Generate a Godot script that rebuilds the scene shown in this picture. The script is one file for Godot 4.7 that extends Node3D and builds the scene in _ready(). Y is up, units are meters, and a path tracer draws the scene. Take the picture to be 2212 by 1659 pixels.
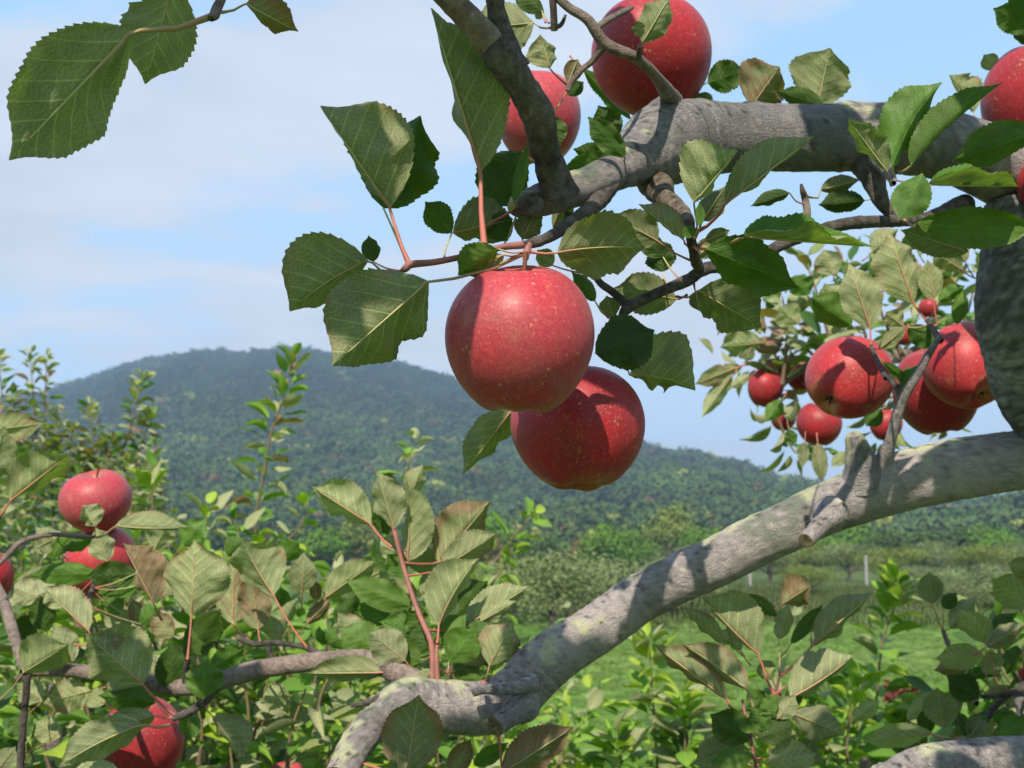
extends Node3D
# An apple orchard in late summer: a near apple tree with fruit, younger trees behind it, a meadow, a tree line and a wooded hill.

const FOCAL := 2409.6      # pixels of a 2212 x 1659 view at a vertical angle of 38 degrees
var eye := Vector3(0, 1.6, 0)
var fwd := Vector3.ZERO
var rgt := Vector3.RIGHT
var upv := Vector3.UP
var used := {}
var rng := RandomNumberGenerator.new()
var nz := FastNoiseLite.new()      # coarse
var nf := FastNoiseLite.new()      # fine
var sun_to := Vector3(-0.16, 0.70, 0.70).normalized()
var M := {}                        # materials
var bg_mesh := []                  # simple leaves shared by the trees further off
var hero_faces := []

# ------------------------------------------------------------------ helpers
func at(x: float, y: float, d: float) -> Vector3:
	return eye + fwd * d + rgt * ((x - 1106.0) / FOCAL * d) + upv * ((829.5 - y) / FOCAL * d)

func numbered(called: String) -> String:
	var n: int = used.get(called, 0)
	used[called] = n + 1
	return called if n == 0 else "%s_%03d" % [called, n]

func tag(o: Node3D, label: String, category: String, group := "", kind := "") -> void:
	if label: o.set_meta("label", label)
	if category: o.set_meta("category", category)
	if group: o.set_meta("group", group)
	if kind: o.set_meta("kind", kind)

func thing(called: String, where: Vector3, label: String, category: String, group := "") -> Node3D:
	var o := Node3D.new()
	o.name = numbered(called)
	o.position = where
	add_child(o)
	tag(o, label, category, group)
	return o

func put(mesh: Mesh, called: String, mat: Material, parent: Node3D, kind := "") -> MeshInstance3D:
	var o := MeshInstance3D.new()
	o.mesh = mesh
	if mat: o.material_override = mat
	if parent == self:
		o.name = numbered(called)
	else:
		var n: int = parent.get_meta("n_" + called, 0)
		parent.set_meta("n_" + called, n + 1)
		o.name = called if n == 0 else "%s_%03d" % [called, n]
	if kind: o.set_meta("kind", kind)
	parent.add_child(o, true)
	return o

func lin(r: float, g: float, b: float) -> Color:
	return Color(r, g, b).linear_to_srgb()

# A grid of nu x nv points as one smooth sheet. Front side: dv x du.
func grid(p: PackedVector3Array, nu: int, nv: int, uv: PackedVector2Array, col: PackedColorArray, ring := false) -> ArrayMesh:
	var nrm := PackedVector3Array()
	nrm.resize(nu * nv)
	for j in nv:
		for i in nu:
			var i0 := maxi(i - 1, 0)
			var i1 := mini(i + 1, nu - 1)
			if ring:
				i0 = nu - 2 if i == 0 else i - 1
				i1 = 1 if i == nu - 1 else i + 1
			var j0 := maxi(j - 1, 0)
			var j1 := mini(j + 1, nv - 1)
			var du := p[j * nu + i1] - p[j * nu + i0]
			var dv := p[j1 * nu + i] - p[j0 * nu + i]
			nrm[j * nu + i] = dv.cross(du).normalized()
	var idx := PackedInt32Array()
	idx.resize((nu - 1) * (nv - 1) * 6)
	var k := 0
	for j in nv - 1:
		for i in nu - 1:
			var a := j * nu + i
			idx[k] = a; idx[k + 1] = a + 1; idx[k + 2] = a + nu
			idx[k + 3] = a + 1; idx[k + 4] = a + nu + 1; idx[k + 5] = a + nu
			k += 6
	var s := []
	s.resize(Mesh.ARRAY_MAX)
	s[Mesh.ARRAY_VERTEX] = p
	s[Mesh.ARRAY_NORMAL] = nrm
	if uv.size(): s[Mesh.ARRAY_TEX_UV] = uv
	if col.size(): s[Mesh.ARRAY_COLOR] = col
	s[Mesh.ARRAY_INDEX] = idx
	var m := ArrayMesh.new()
	m.add_surface_from_arrays(Mesh.PRIMITIVE_TRIANGLES, s)
	return m

func spline(pts: Array, f: float) -> Vector3:
	var n := pts.size()
	var i := clampi(int(f), 0, n - 2)
	var t := f - i
	var p0: Vector3 = pts[maxi(i - 1, 0)]
	var p1: Vector3 = pts[i]
	var p2: Vector3 = pts[i + 1]
	var p3: Vector3 = pts[mini(i + 2, n - 1)]
	return p1.cubic_interpolate(p2, p0, p3, t)

# A branch: rings along a curve. kind sets bark colour and roughness of form; lichen 0..1; cap 0 none, 1 broken, 2 sawn.
func branch_mesh(pts: Array, rad: Array, kind: String, lichen: float, cap: int) -> ArrayMesh:
	var total := 0.0
	for i in pts.size() - 1: total += pts[i].distance_to(pts[i + 1])
	var rmax := 0.0
	for r in rad: rmax = maxf(rmax, r)
	var seg := clampi(int(rmax * 2200.0), 9, 44)
	var step := clampf(rmax * 0.16, 0.0011, 0.0045)
	var rings := clampi(int(total / step), 8, 420)
	var centres := []
	var radii := []
	for j in rings + 1:
		var f := float(j) / rings * (pts.size() - 1)
		centres.append(spline(pts, f))
		var i := clampi(int(f), 0, pts.size() - 2)
		radii.append(cubic_interpolate(rad[i], rad[i + 1], rad[maxi(i - 1, 0)], rad[mini(i + 2, rad.size() - 1)], f - i))
	var caps := 0
	if cap > 0:
		caps = 4
		var e: Vector3 = (centres[rings] - centres[rings - 1]).normalized()
		var rr: float = radii[rings]
		for k in caps:
			centres.append(centres[rings] + e * rr * (0.06 - 0.12 * k / caps if cap == 2 else 0.25 * (k + 1) / caps))
			radii.append(rr * (0.93 - 0.30 * k))
	var nv := centres.size()
	var nu := seg + 1
	var p := PackedVector3Array(); p.resize(nu * nv)
	var uv := PackedVector2Array(); uv.resize(nu * nv)
	var col := PackedColorArray(); col.resize(nu * nv)
	var side := Vector3.ZERO
	var along := 0.0
	# knots: old spur scars that stand out of the bark
	var knots := []
	if rmax > 0.011:
		for k in clampi(int(total * 26.0), 3, 24):
			var f := rng.randf()
			var o := Vector3(rng.randf_range(-1, 1), rng.randf_range(-1, 1), rng.randf_range(0.0, 1.0)).normalized()
			var j := int(f * rings)
			var rr: float = radii[j]
			knots.append([centres[j] + o * rr, rr * rng.randf_range(0.16, 0.42), rng.randf_range(0.05, 0.16), rng.randf() < 0.5])
	var k: Dictionary = {
		"grey": [Color(0.52, 0.47, 0.47), Color(0.27, 0.26, 0.27), 0.055, 0.04],
		"pale": [Color(0.61, 0.545, 0.53), Color(0.36, 0.33, 0.33), 0.045, 0.022],
		"bigpale": [Color(0.46, 0.445, 0.435), Color(0.13, 0.125, 0.115), 0.06, 0.05],  # shade and sunlit patches are put into this bark mix
		"dark": [Color(0.24, 0.205, 0.185), Color(0.10, 0.088, 0.08), 0.07, 0.16],
		"brown": [Color(0.44, 0.345, 0.30), Color(0.27, 0.21, 0.185), 0.06, 0.06],
		"wrinkled": [Color(0.33, 0.27, 0.20), Color(0.13, 0.10, 0.075), 0.12, 0.3],
		"redbrown": [Color(0.30, 0.11, 0.10), Color(0.20, 0.09, 0.075), 0.04, 0.05],
		"red": [Color(0.33, 0.125, 0.105), Color(0.24, 0.11, 0.085), 0.03, 0.02]}
	var spec: Array = k[kind]
	for j in nv:
		var c: Vector3 = centres[j]
		var tan: Vector3 = (centres[mini(j + 1, rings)] - centres[maxi(mini(j, rings) - 1, 0)]).normalized()
		if side == Vector3.ZERO: side = tan.cross(Vector3(0.31, 0.9, 0.2)).normalized()
		side = (side - tan * side.dot(tan)).normalized()
		var other := tan.cross(side)
		if j > 0 and j <= rings: along += centres[j].distance_to(centres[j - 1])
		for i in nu:
			var a := -TAU * float(i % seg) / seg
			var o := side * cos(a) + other * sin(a)
			var r: float = radii[j]
			var q := c + o * r
			var n1 := nz.get_noise_3dv(q * 2600.0 * 0.012 / maxf(rmax, 0.006))
			var n2 := nf.get_noise_3dv(q * 9000.0)
			# rings of wrinkled bark run across young wood
			var w := nf.get_noise_3dv(c * 5200.0 + o * 3.0) 
			var disp: float = spec[2] * n1 + spec[3] * w * (0.7 + 0.3 * n2) + 0.020 * n2
			# short cracks and growth lines round the bark
			var ck := absf(nf.get_noise_3d(along * 9000.0, a * 9.0 + n1 * 30.0, rmax * 3000.0))
			var cracked := 0.0
			if rmax > 0.008 and ck < 0.07 and nz.get_noise_3dv(q * 1900.0 + Vector3(3, 8, 60)) > -0.05: cracked = 1.0 - ck / 0.07
			disp -= 0.018 * cracked
			var eyed := 0.0
			for kn in knots:
				var dk2: float = q.distance_squared_to(kn[0]) / (float(kn[1]) * float(kn[1]))
				if dk2 < 5.0:
					var b := exp(-dk2)
					disp += float(kn[2]) * (b - (0.9 * exp(-dk2 * 7.0) if kn[3] else 0.0))
					eyed = maxf(eyed, maxf(exp(-pow(sqrt(dk2) - 1.0, 2.0) * 22.0) * 0.45, exp(-dk2 * 7.0) * 0.8 if kn[3] else 0.0))
			p[j * nu + i] = c + o * r * (1.0 + disp)
			uv[j * nu + i] = Vector2(float(i) / seg * maxf(1.0, roundf(TAU * rmax / 0.07)), along / 0.07)
			var v := clampf(0.52 + 1.0 * n1 + 0.9 * n2 + 0.5 * w, 0.0, 1.0)
			var cc: Color = (spec[1] as Color).lerp(spec[0], v)
			cc = cc * (1.0 - 0.42 * cracked) * (1.0 - 0.55 * eyed)
			# lenticels: small pale dots
			var l := nf.get_noise_3dv(q * 26000.0 + Vector3(77, 3, 9))
			if not kind.begins_with("red") and l > 0.46: cc = cc.lerp(cc * 1.3 + Color(0.07, 0.055, 0.03), clampf((l - 0.46) * 6.0, 0.0, 0.8))
			if lichen > 0.0:
				var g := nz.get_noise_3dv(q * 1500.0 + Vector3(40, 9, 71)) + 0.45 * nz.get_noise_3dv(q * 4700.0) + 0.55 * o.y - 0.98 + lichen
				var g2 := nz.get_noise_3dv(q * 1100.0 + Vector3(7, 99, 31)) + 0.3 * nf.get_noise_3dv(q * 5000.0) + 0.35 * o.y - 0.75 + lichen * 0.8
				if g2 > 0.0: cc = cc.lerp(Color(0.24, 0.29, 0.21), clampf(g2 * 5.0, 0.0, 0.75))
				if g > 0.0:
					cc = cc.lerp(Color(0.78, 0.80, 0.50), clampf(g * 7.0, 0.0, 0.9) * (0.85 + 0.3 * n2))
					p[j * nu + i] += o * 0.0006 * clampf(g * 6.0, 0.0, 1.0) * (1.0 + n2)
				var dk := nf.get_noise_3dv(q * 7500.0 + Vector3(5, 55, 5)) + 0.35 * o.y
				if dk > 0.62: cc = cc.lerp(Color(0.03, 0.032, 0.028), clampf((dk - 0.62) * 6.0, 0.0, 0.8))
			if cap == 2 and j >= rings + 1: cc = Color(0.36, 0.30, 0.18).lerp(Color(0.20, 0.19, 0.08), clampf(0.5 + n2 * 1.5, 0.0, 1.0))
			col[j * nu + i] = cc
	return grid(p, nu, nv, uv, col, true)

func branch(parent: Node3D, called: String, kind: String, rows: Array, lichen: float, cap: int) -> void:
	var pts := []
	var rad := []
	for r in rows:
		pts.append(at(r[0], r[1], r[2]))
		rad.append(r[3] / FOCAL * r[2])
	put(branch_mesh(pts, rad, kind, lichen, cap), called, M.twig if kind.begins_with("red") else M.bark, parent)

# a thin tapering stalk
func stalk_mesh(pts: Array, r0: float, r1: float, c0: Color, c1: Color, seg := 6, steps := 10) -> ArrayMesh:
	var nu := seg + 1
	var nv := steps + 1
	var p := PackedVector3Array(); p.resize(nu * nv)
	var col := PackedColorArray(); col.resize(nu * nv)
	var side := Vector3.ZERO
	for j in nv:
		var f := float(j) / steps
		var g := f * (pts.size() - 1)
		var c := spline(pts, g)
		var tan := (spline(pts, minf(g + 0.05, pts.size() - 1)) - spline(pts, maxf(g - 0.05, 0.0))).normalized()
		if side == Vector3.ZERO: side = tan.cross(Vector3(0.2, 0.3, 0.9)).normalized()
		side = (side - tan * side.dot(tan)).normalized()
		var other := tan.cross(side)
		var r := lerpf(r0, r1, f) * (1.0 + 0.5 * exp(-f * 14.0))
		for i in nu:
			var a := -TAU * float(i % seg) / seg
			p[j * nu + i] = c + (side * cos(a) + other * sin(a)) * r
			col[j * nu + i] = c0.lerp(c1, clampf(f * 1.3 - 0.1, 0.0, 1.0))
	return grid(p, nu, nv, PackedVector2Array(), col, true)

func outline(t: float, e := 0.86) -> float:
	return pow(sin(PI * pow(clampf(t, 0.0, 1.0), e)), 0.74) * (1.0 - 0.60 * smoothstep(0.72, 1.0, t))

# One apple leaf: a midrib that bends, two half blades each with its own tilt, toothed margin, ripples. under: its lower side is turned to the light side of the page.
func leaf(parent: Node3D, face: String, A: Vector3, B: Vector3, T: Vector3, W: float, bend: float, tilt_l: float, tilt_r: float, blush: float, tone: float, kind: String) -> void:
	var mid0 := (B + T) * 0.5
	var to_eye := (eye - mid0).normalized()
	var dir := (T - B).normalized()
	var n0 := (to_eye - dir * to_eye.dot(dir)).normalized()
	var s0 := n0.cross(dir).normalized()         # to the left of the way from base to tip
	var length := B.distance_to(T)
	var C := mid0 + s0 * bend * 2.0 + n0 * length * rng.randf_range(-0.10, 0.12)
	var teeth := clampi(int(length / 0.0034), 12, 26)
	var K := 5
	var nu := 2 * K + 1
	var nv := teeth * 2 + 1
	var p := PackedVector3Array(); p.resize(nu * nv)
	var uv := PackedVector2Array(); uv.resize(nu * nv)
	var col := PackedColorArray(); col.resize(nu * nv)
	var ph := rng.randf() * 10.0
	var curl := rng.randf_range(10.0, 46.0) * (1.0 if rng.randf() < 0.6 else -0.8)
	var twist := rng.randf_range(-14.0, 14.0)
	var wide := rng.randf_range(0.76, 0.96)
	var wav := rng.randf_range(0.04, 0.15)
	var tip := rng.randf_range(-0.20, 0.10) * length
	var under := face == "u"
	var base: Color = Color(0.47, 0.515, 0.295) if under else Color(0.12, 0.26, 0.045)
	base = base.lerp(Color(0.41, 0.475, 0.20) if under else Color(0.17, 0.29, 0.045), rng.randf() * 0.5)
	base = Color(base.r * tone, base.g * tone, base.b * tone)  # tone also puts sunlight into the colour of the further leaves
	var bite := []
	if rng.randf() < 0.45:
		for k in 1 + rng.randi() % 2: bite.append([rng.randf_range(0.25, 0.95), rng.randf_range(0.012, 0.035), rng.randf_range(0.08, 0.26), rng.randf() < 0.5])
	var mid := []
	for j in nv:
		var t := (floorf(j / 2.0) + (0.78 if j % 2 else 0.0)) / teeth
		var m := B * (1 - t) * (1 - t) + C * 2 * t * (1 - t) + T * t * t
		m += n0 * tip * pow(maxf(0.0, t - 0.55) / 0.45, 2.0)
		var d := ((C - B) * (1 - t) + (T - C) * t + n0 * tip * maxf(0.0, t - 0.55) * 4.0).normalized()
		var n := (n0 - d * n0.dot(d)).normalized()
		var s := n.cross(d).normalized()
		var tw := deg_to_rad(twist) * (t - 0.4)
		var s2 := s * cos(tw) + n * sin(tw)
		n = d.cross(s2).normalized()
		s = s2
		if j % 4 == 0: mid.append(m + n * 0.0006)
		var w := W * outline(t, wide)
		for i in nu:
			var h := i - K
			var q := absf(h) / K
			var left := h < 0
			var tilt := deg_to_rad((tilt_l if left else tilt_r) + curl * q * (0.4 + t) * 0.5)
			# near the tip and the base the fold opens
			var r := q
			for k in bite:
				if k[3] == left: r *= 1.0 - float(k[2]) * exp(-pow((t - float(k[0])) / float(k[1]), 2.0))
			if absi(h) == K and j % 2 == 1: r += 0.075 * minf(1.0, 0.018 / maxf(w, 0.004))
			var sd := -1.0 if not left else 1.0
			var o := s * cos(tilt) * sd + n * sin(tilt)
			var up := (n * cos(tilt) - s * sin(tilt) * sd)
			var rip := sin(TAU * (t * 2.7 + q * 0.3) + ph + (1.7 if left else 0.0)) * wav * w * pow(q, 1.6)
			rip += nz.get_noise_3d(t * 220.0, h * 22.0, ph * 50.0) * 0.20 * w * (0.25 + q)
			p[j * nu + i] = m + o * (w * r) + up * rip + d * (w * 0.18 * (q * q - 0.3 * q))
			uv[j * nu + i] = Vector2(0.5 + 0.5 * h / K * (w / W), t)
			var nn := nz.get_noise_3d(t * 130.0 + ph * 60.0, h * 26.0, 5.0) + 0.5 * nf.get_noise_3d(t * 400.0, h * 60.0, ph * 20.0)
			var c := base
			c = c * (0.92 + 0.28 * nn)
			if not under: c = c.lerp(Color(0.19, 0.29, 0.055), 0.35 * pow(q, 6.0))
			var b := smoothstep(0.0, 0.40, blush * 0.95 - 0.78 + 0.42 * q * q + 0.22 * t + 0.6 * nn)
			c = c.lerp(Color(0.50, 0.30, 0.20) * (0.85 + 0.4 * nn), b * 0.85)
			if face == "t" and (tilt_l if left else tilt_r) < -110.0: c = Color(0.42, 0.46, 0.23)
			if face == "u" and (tilt_l if left else tilt_r) < -110.0: c = Color(0.15, 0.33, 0.055)
			col[j * nu + i] = c
	var o := put(grid(p, nu, nv, uv, col), "leaf", M.under if under else M.top, parent)
	# stalk and midrib
	var c0 := Color(0.40, 0.13, 0.10)
	var c1 := Color(0.42, 0.42, 0.20)
	if kind == "y":
		c0 = Color(0.33, 0.22, 0.12); c1 = Color(0.46, 0.45, 0.22)
	elif kind == "o":
		c0 = Color(0.45, 0.13, 0.09); c1 = Color(0.60, 0.40, 0.24)
	var thick := clampf(length * 0.0125, 0.00055, 0.0011)
	var way := [A, A.lerp(B, 0.5) + Vector3(0, -0.06, 0) * A.distance_to(B) + dir * 0.04 * A.distance_to(B), B]
	if under:
		for m in mid.slice(1, maxi(2, int(mid.size() * 0.92))): way.append(m)
	put(stalk_mesh(way, thick * 1.15, thick * (0.25 if under else 0.8), c0, c1, 6, 14 if under else 8), "leaf_stalk", M.twig, o)

# ------------------------------------------------------------------ textures
func tex(im: Image) -> ImageTexture:
	return ImageTexture.create_from_image(im)

# a linear value as the byte of a colour texture
func byte(v: float) -> int:
	return int(pow(clampf(v, 0.0, 1.0), 1.0 / 2.2) * 255.0)

func leaf_textures() -> void:
	var n := 512
	var cell := FastNoiseLite.new()
	cell.seed = 11
	cell.noise_type = FastNoiseLite.TYPE_CELLULAR
	cell.cellular_return_type = FastNoiseLite.RETURN_DISTANCE2_SUB
	cell.frequency = 0.055
	var net := cell.get_image(n, n)
	net.convert(Image.FORMAT_L8)
	var nb := net.get_data()
	var fine := FastNoiseLite.new()
	fine.seed = 4
	fine.frequency = 0.09
	fine.fractal_octaves = 4
	var fi := fine.get_image(n, n)
	fi.convert(Image.FORMAT_L8)
	var fb := fi.get_data()
	var under := PackedByteArray(); under.resize(n * n * 3)
	var top := PackedByteArray(); top.resize(n * n * 3)
	var hgt := PackedByteArray(); hgt.resize(n * n)
	for y in n:
		var v := (y + 0.5) / n
		for x in n:
			var u := (x + 0.5) / n * 2.0 - 1.0
			var ax := absf(u)
			var q := (v - 0.40 * ax + 0.13 * ax * ax) * 6.6 + (0.45 if u > 0.0 else 0.0)
			var dq := absf(q - roundf(q))
			var vein := exp(-pow(dq / (0.048 * (1.2 - 0.7 * ax)), 2.0)) * (1.0 - 0.45 * ax)
			# ties between the veins run across them
			var tq := (ax * 11.0 + 0.5 * sin(v * 40.0) + q * 0.6)
			var tie := exp(-pow(absf(tq - roundf(tq)) / 0.10, 2.0)) * 0.30
			var rib := exp(-pow(ax / (0.030 * (1.15 - v)), 2.0))
			var w := clampf(maxf(maxf(vein, rib), tie), 0.0, 1.0)
			var cells := nb[y * n + x] / 255.0
			var fr := fb[y * n + x] / 255.0
			var lam := 0.54 + 0.26 * (fr - 0.5) + 0.20 * (cells - 0.4)
			var a := lerpf(lam, 0.98, w * 0.85)
			var k := (y * n + x) * 3
			under[k] = byte(a * 1.02); under[k + 1] = byte(a); under[k + 2] = byte(lerpf(lam, 0.86, w * 0.8))
			var lt := 0.64 + 0.22 * (fr - 0.5) + 0.12 * (cells - 0.4)
			var b := lerpf(lt, 0.95, maxf(rib, maxf(vein * 0.42, tie * 0.3)))
			top[k] = byte(b * 1.03); top[k + 1] = byte(b); top[k + 2] = byte(b)
			hgt[y * n + x] = int(clampf(0.45 + 0.20 * w - 0.16 * cos(TAU * q) * (1.0 - 0.7 * ax) + 0.22 * (fr - 0.5) + 0.20 * (cells - 0.4), 0, 1) * 255)
	M.t_under = tex(Image.create_from_data(n, n, false, Image.FORMAT_RGB8, under))
	M.t_top = tex(Image.create_from_data(n, n, false, Image.FORMAT_RGB8, top))
	M.t_leaf_h = tex(Image.create_from_data(n, n, false, Image.FORMAT_L8, hgt))

func bark_textures() -> void:
	var n := 512
	var a := FastNoiseLite.new()
	a.seed = 21
	a.frequency = 0.018
	a.fractal_octaves = 5
	var i1 := a.get_seamless_image(n, n)
	i1.convert(Image.FORMAT_L8)
	var d1 := i1.get_data()
	a.seed = 22
	a.frequency = 0.09
	var i2 := a.get_seamless_image(n, n)
	i2.convert(Image.FORMAT_L8)
	var d2 := i2.get_data()
	a.seed = 23
	a.noise_type = FastNoiseLite.TYPE_CELLULAR
	a.frequency = 0.035
	a.cellular_return_type = FastNoiseLite.RETURN_DISTANCE
	a.fractal_type = FastNoiseLite.FRACTAL_NONE
	var i3 := a.get_seamless_image(n, n)
	i3.convert(Image.FORMAT_L8)
	var d3 := i3.get_data()
	var c := PackedByteArray(); c.resize(n * n * 3)
	var h := PackedByteArray(); h.resize(n * n)
	for y in n:
		for x in n:
			var k := y * n + x
			var f := d1[k] / 255.0
			# stretched round the branch
			var g := d2[y * n + (x / 3) % n] / 255.0
			var fine := d2[((y * 3) % n) * n + (x * 2) % n] / 255.0
			var dot := clampf(1.0 - d3[k] / 255.0 * 6.0, 0.0, 1.0)
			var v := 0.76 + 0.24 * (f - 0.5) + 0.18 * (g - 0.5) + 0.26 * (fine - 0.5) + 0.18 * dot
			c[k * 3] = byte(v * 1.01); c[k * 3 + 1] = byte(v); c[k * 3 + 2] = byte(v * 0.985 + 0.03 * (f - 0.5))
			h[k] = int(clampf(0.42 + 0.35 * (f - 0.5) + 0.40 * (g - 0.5) + 0.35 * (fine - 0.5) + 0.35 * dot, 0, 1) * 255)
	M.t_bark = tex(Image.create_from_data(n, n, false, Image.FORMAT_RGB8, c))
	M.t_bark_h = tex(Image.create_from_data(n, n, false, Image.FORMAT_L8, h))

# skin of an apple: v runs from stem to calyx. red, ground colour, share of red, dusting of bloom
func apple_texture(key: String, red: Color, dark: Color, ground: Color, cover: float, bloom: float, sd: int) -> void:
	var w := 768
	var h := 384
	var n := FastNoiseLite.new()
	n.seed = sd
	n.frequency = 1.0
	n.fractal_octaves = 3
	var dots := []
	var r := RandomNumberGenerator.new()
	r.seed = sd * 7 + 1
	var buf := PackedFloat32Array(); buf.resize(w * h)
	for k in 1100:
		var z := r.randf_range(-0.96, 0.9)
		var v := acos(z) / PI
		var cx := r.randf() * w
		var cy := v * h
		var big := r.randf() < 0.05
		var rad := (r.randf_range(1.6, 2.5) if big else r.randf_range(0.6, 1.1))
		var s := maxf(sin(v * PI), 0.15)
		for y in range(maxi(0, int(cy - rad * 2)), mini(h, int(cy + rad * 2) + 1)):
			for x in range(int(cx - rad * 2 / s), int(cx + rad * 2 / s) + 1):
				var dd := Vector2((x - cx) * s, y - cy).length() / rad
				var kx := y * w + posmod(x, w)
				var val := exp(-dd * dd * 1.3) * r.randf_range(0.3, 0.75) * (1.0 if big else 0.85)
				buf[kx] = maxf(buf[kx], val)
	var px := PackedByteArray(); px.resize(w * h * 3)
	for y in h:
		var v := (y + 0.5) / h
		var sy := sin(v * PI)
		var cyy := cos(v * PI)
		for x in w:
			var a := TAU * x / w
			var pt := Vector3(cos(a) * sy, cyy, sin(a) * sy)
			var streak := n.get_noise_3d(pt.x * 9.0 / maxf(sy, 0.2), pt.y * 1.2, pt.z * 9.0 / maxf(sy, 0.2))
			var big := n.get_noise_3dv(pt * 1.1 + Vector3(9, 2, 5))
			var fine := n.get_noise_3dv(pt * 34.0)
			var c := red.lerp(dark, clampf(0.45 + streak * 0.65 + big * 0.9 + fine * 0.25, 0.0, 1.0))
			var green := clampf((1.0 - cover) * 1.6 + big * 0.9 + streak * 0.22 + 0.95 * smoothstep(0.60, 0.97, v) + 0.7 * smoothstep(0.10, 0.0, v) - 0.75, 0.0, 1.0)
			c = c.lerp(ground, green * 0.8)
			c = c.lerp(Color(0.62, 0.42, 0.40), clampf(bloom * (0.5 + 0.5 * big + 0.35 * fine), 0.0, 0.6))
			var rust := smoothstep(0.10, 0.02, v + 0.05 * fine)
			c = c.lerp(Color(0.33, 0.22, 0.09), rust * 0.75)
			var d := buf[y * w + x]
			c = c.lerp(Color(0.78, 0.47, 0.29), d)
			var spot := n.get_noise_3dv(pt * 11.0 + Vector3(4, 7, 1))
			c = c * (1.0 + 0.26 * fine + 0.22 * streak + 0.20 * spot)
			c = c.lerp(ground, clampf(spot * 0.9 + streak * 0.5 - 0.33, 0.0, 0.35))
			var e := c.linear_to_srgb()
			var k := (y * w + x) * 3
			px[k] = int(clampf(e.r, 0, 1) * 255); px[k + 1] = int(clampf(e.g, 0, 1) * 255); px[k + 2] = int(clampf(e.b, 0, 1) * 255)
	var m := StandardMaterial3D.new()
	m.albedo_texture = tex(Image.create_from_data(w, h, false, Image.FORMAT_RGB8, px))
	m.roughness = 0.46
	m.metallic_specular = 0.38
	m.rim_enabled = true
	m.rim = 0.09
	m.rim_tint = 0.3
	M[key] = m

func apple(x: float, y: float, wpx: float, tall: float, d: float, axis: Vector3, spin: float, skin: String, label: String, group := "") -> void:
	var c := at(x, y, d)
	var a := (rgt * axis.x + upv * axis.y - fwd * axis.z).normalized()
	var o := thing("apple", c, label, "apple", group)
	var b := Basis(Quaternion(Vector3.UP, a)) * Basis(Vector3.UP, spin)
	o.basis = b
	tall *= 1.05
	var R := wpx / FOCAL * d * 0.493
	var nu := 57
	var nv := 45
	var p := PackedVector3Array(); p.resize(nu * nv)
	var uv := PackedVector2Array(); uv.resize(nu * nv)
	var ph := rng.randf() * 9.0
	var lob := rng.randf_range(0.008, 0.018)
	for j in nv:
		var f := float(j) / (nv - 1)
		var th := PI * f
		for i in nu:
			var g := TAU * float(i % (nu - 1)) / (nu - 1)
			var sx := pow(sin(th), 0.88)
			var wide := sx * (1.0 + 0.070 * cos(th) - 0.03 * cos(2.0 * th))
			wide *= 1.0 + lob * cos(5.0 * g + ph) * smoothstep(0.35, 0.95, f) + 0.018 * sin(2.0 * g + ph) + 0.012 * sin(3.0 * g - ph)
			var yy := cos(th) * 1.03
			yy -= 0.34 * exp(-pow(sx / 0.25, 2.0)) * (1.0 if f < 0.5 else 0.0)
			yy += (0.27 * exp(-pow(sx / 0.27, 2.0)) * (1.0 + 0.0 * g)) * (1.0 if f > 0.5 else 0.0)
			yy -= lob * 1.6 * cos(5.0 * g + ph) * smoothstep(0.72, 0.9, f) * smoothstep(1.0, 0.93, f)
			yy += 0.045 * sin(g + ph) * (1.0 - f) + 0.02 * sin(2.0 * g - ph)
			wide *= 1.0 + 0.022 * sin(g * 2.0 + ph * 1.7 + f * 2.0)
			p[j * nu + i] = Vector3(wide * cos(g), yy * tall, wide * sin(g)) * R
			uv[j * nu + i] = Vector2(float(i) / (nu - 1), f)
	put(grid(p, nu, nv, uv, PackedColorArray(), true), "skin", M[skin], o)
	# stem out of the dimple
	var top := R * tall * 0.66
	var lean := Vector3(rng.randf_range(-0.12, 0.12), 0, rng.randf_range(-0.12, 0.12)) * R
	put(stalk_mesh([Vector3(0, top - 0.003, 0), Vector3(0, top + R * 0.25, 0) + lean * 0.5, Vector3(0, top + R * 0.52, 0) + lean], R * 0.024, R * 0.036, Color(0.14, 0.075, 0.035), Color(0.20, 0.085, 0.05), 7, 8), "stem", M.twig, o)
	# calyx: five dry sepals round a small dark eye
	var st := SurfaceTool.new()
	st.begin(Mesh.PRIMITIVE_TRIANGLES)
	var low := -R * tall * 0.77
	for k in 5:
		var g := TAU * k / 5.0 + 0.3
		var e := Vector3(cos(g), 0, sin(g))
		var s := Vector3(-sin(g), 0, cos(g))
		var q := [Vector3(0, low + R * 0.02, 0) + s * R * 0.04, Vector3(0, low + R * 0.02, 0) - s * R * 0.04, e * R * 0.10 + s * R * 0.035 + Vector3(0, low - R * 0.05, 0), e * R * 0.10 - s * R * 0.035 + Vector3(0, low - R * 0.05, 0), e * R * 0.13 + Vector3(0, low - R * 0.13, 0)]
		for t in [[0, 1, 2], [1, 3, 2], [2, 3, 4]]:
			for v in t: st.add_vertex(q[v])
	st.generate_normals()
	put(st.commit(), "calyx", M.calyx, o)

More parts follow.
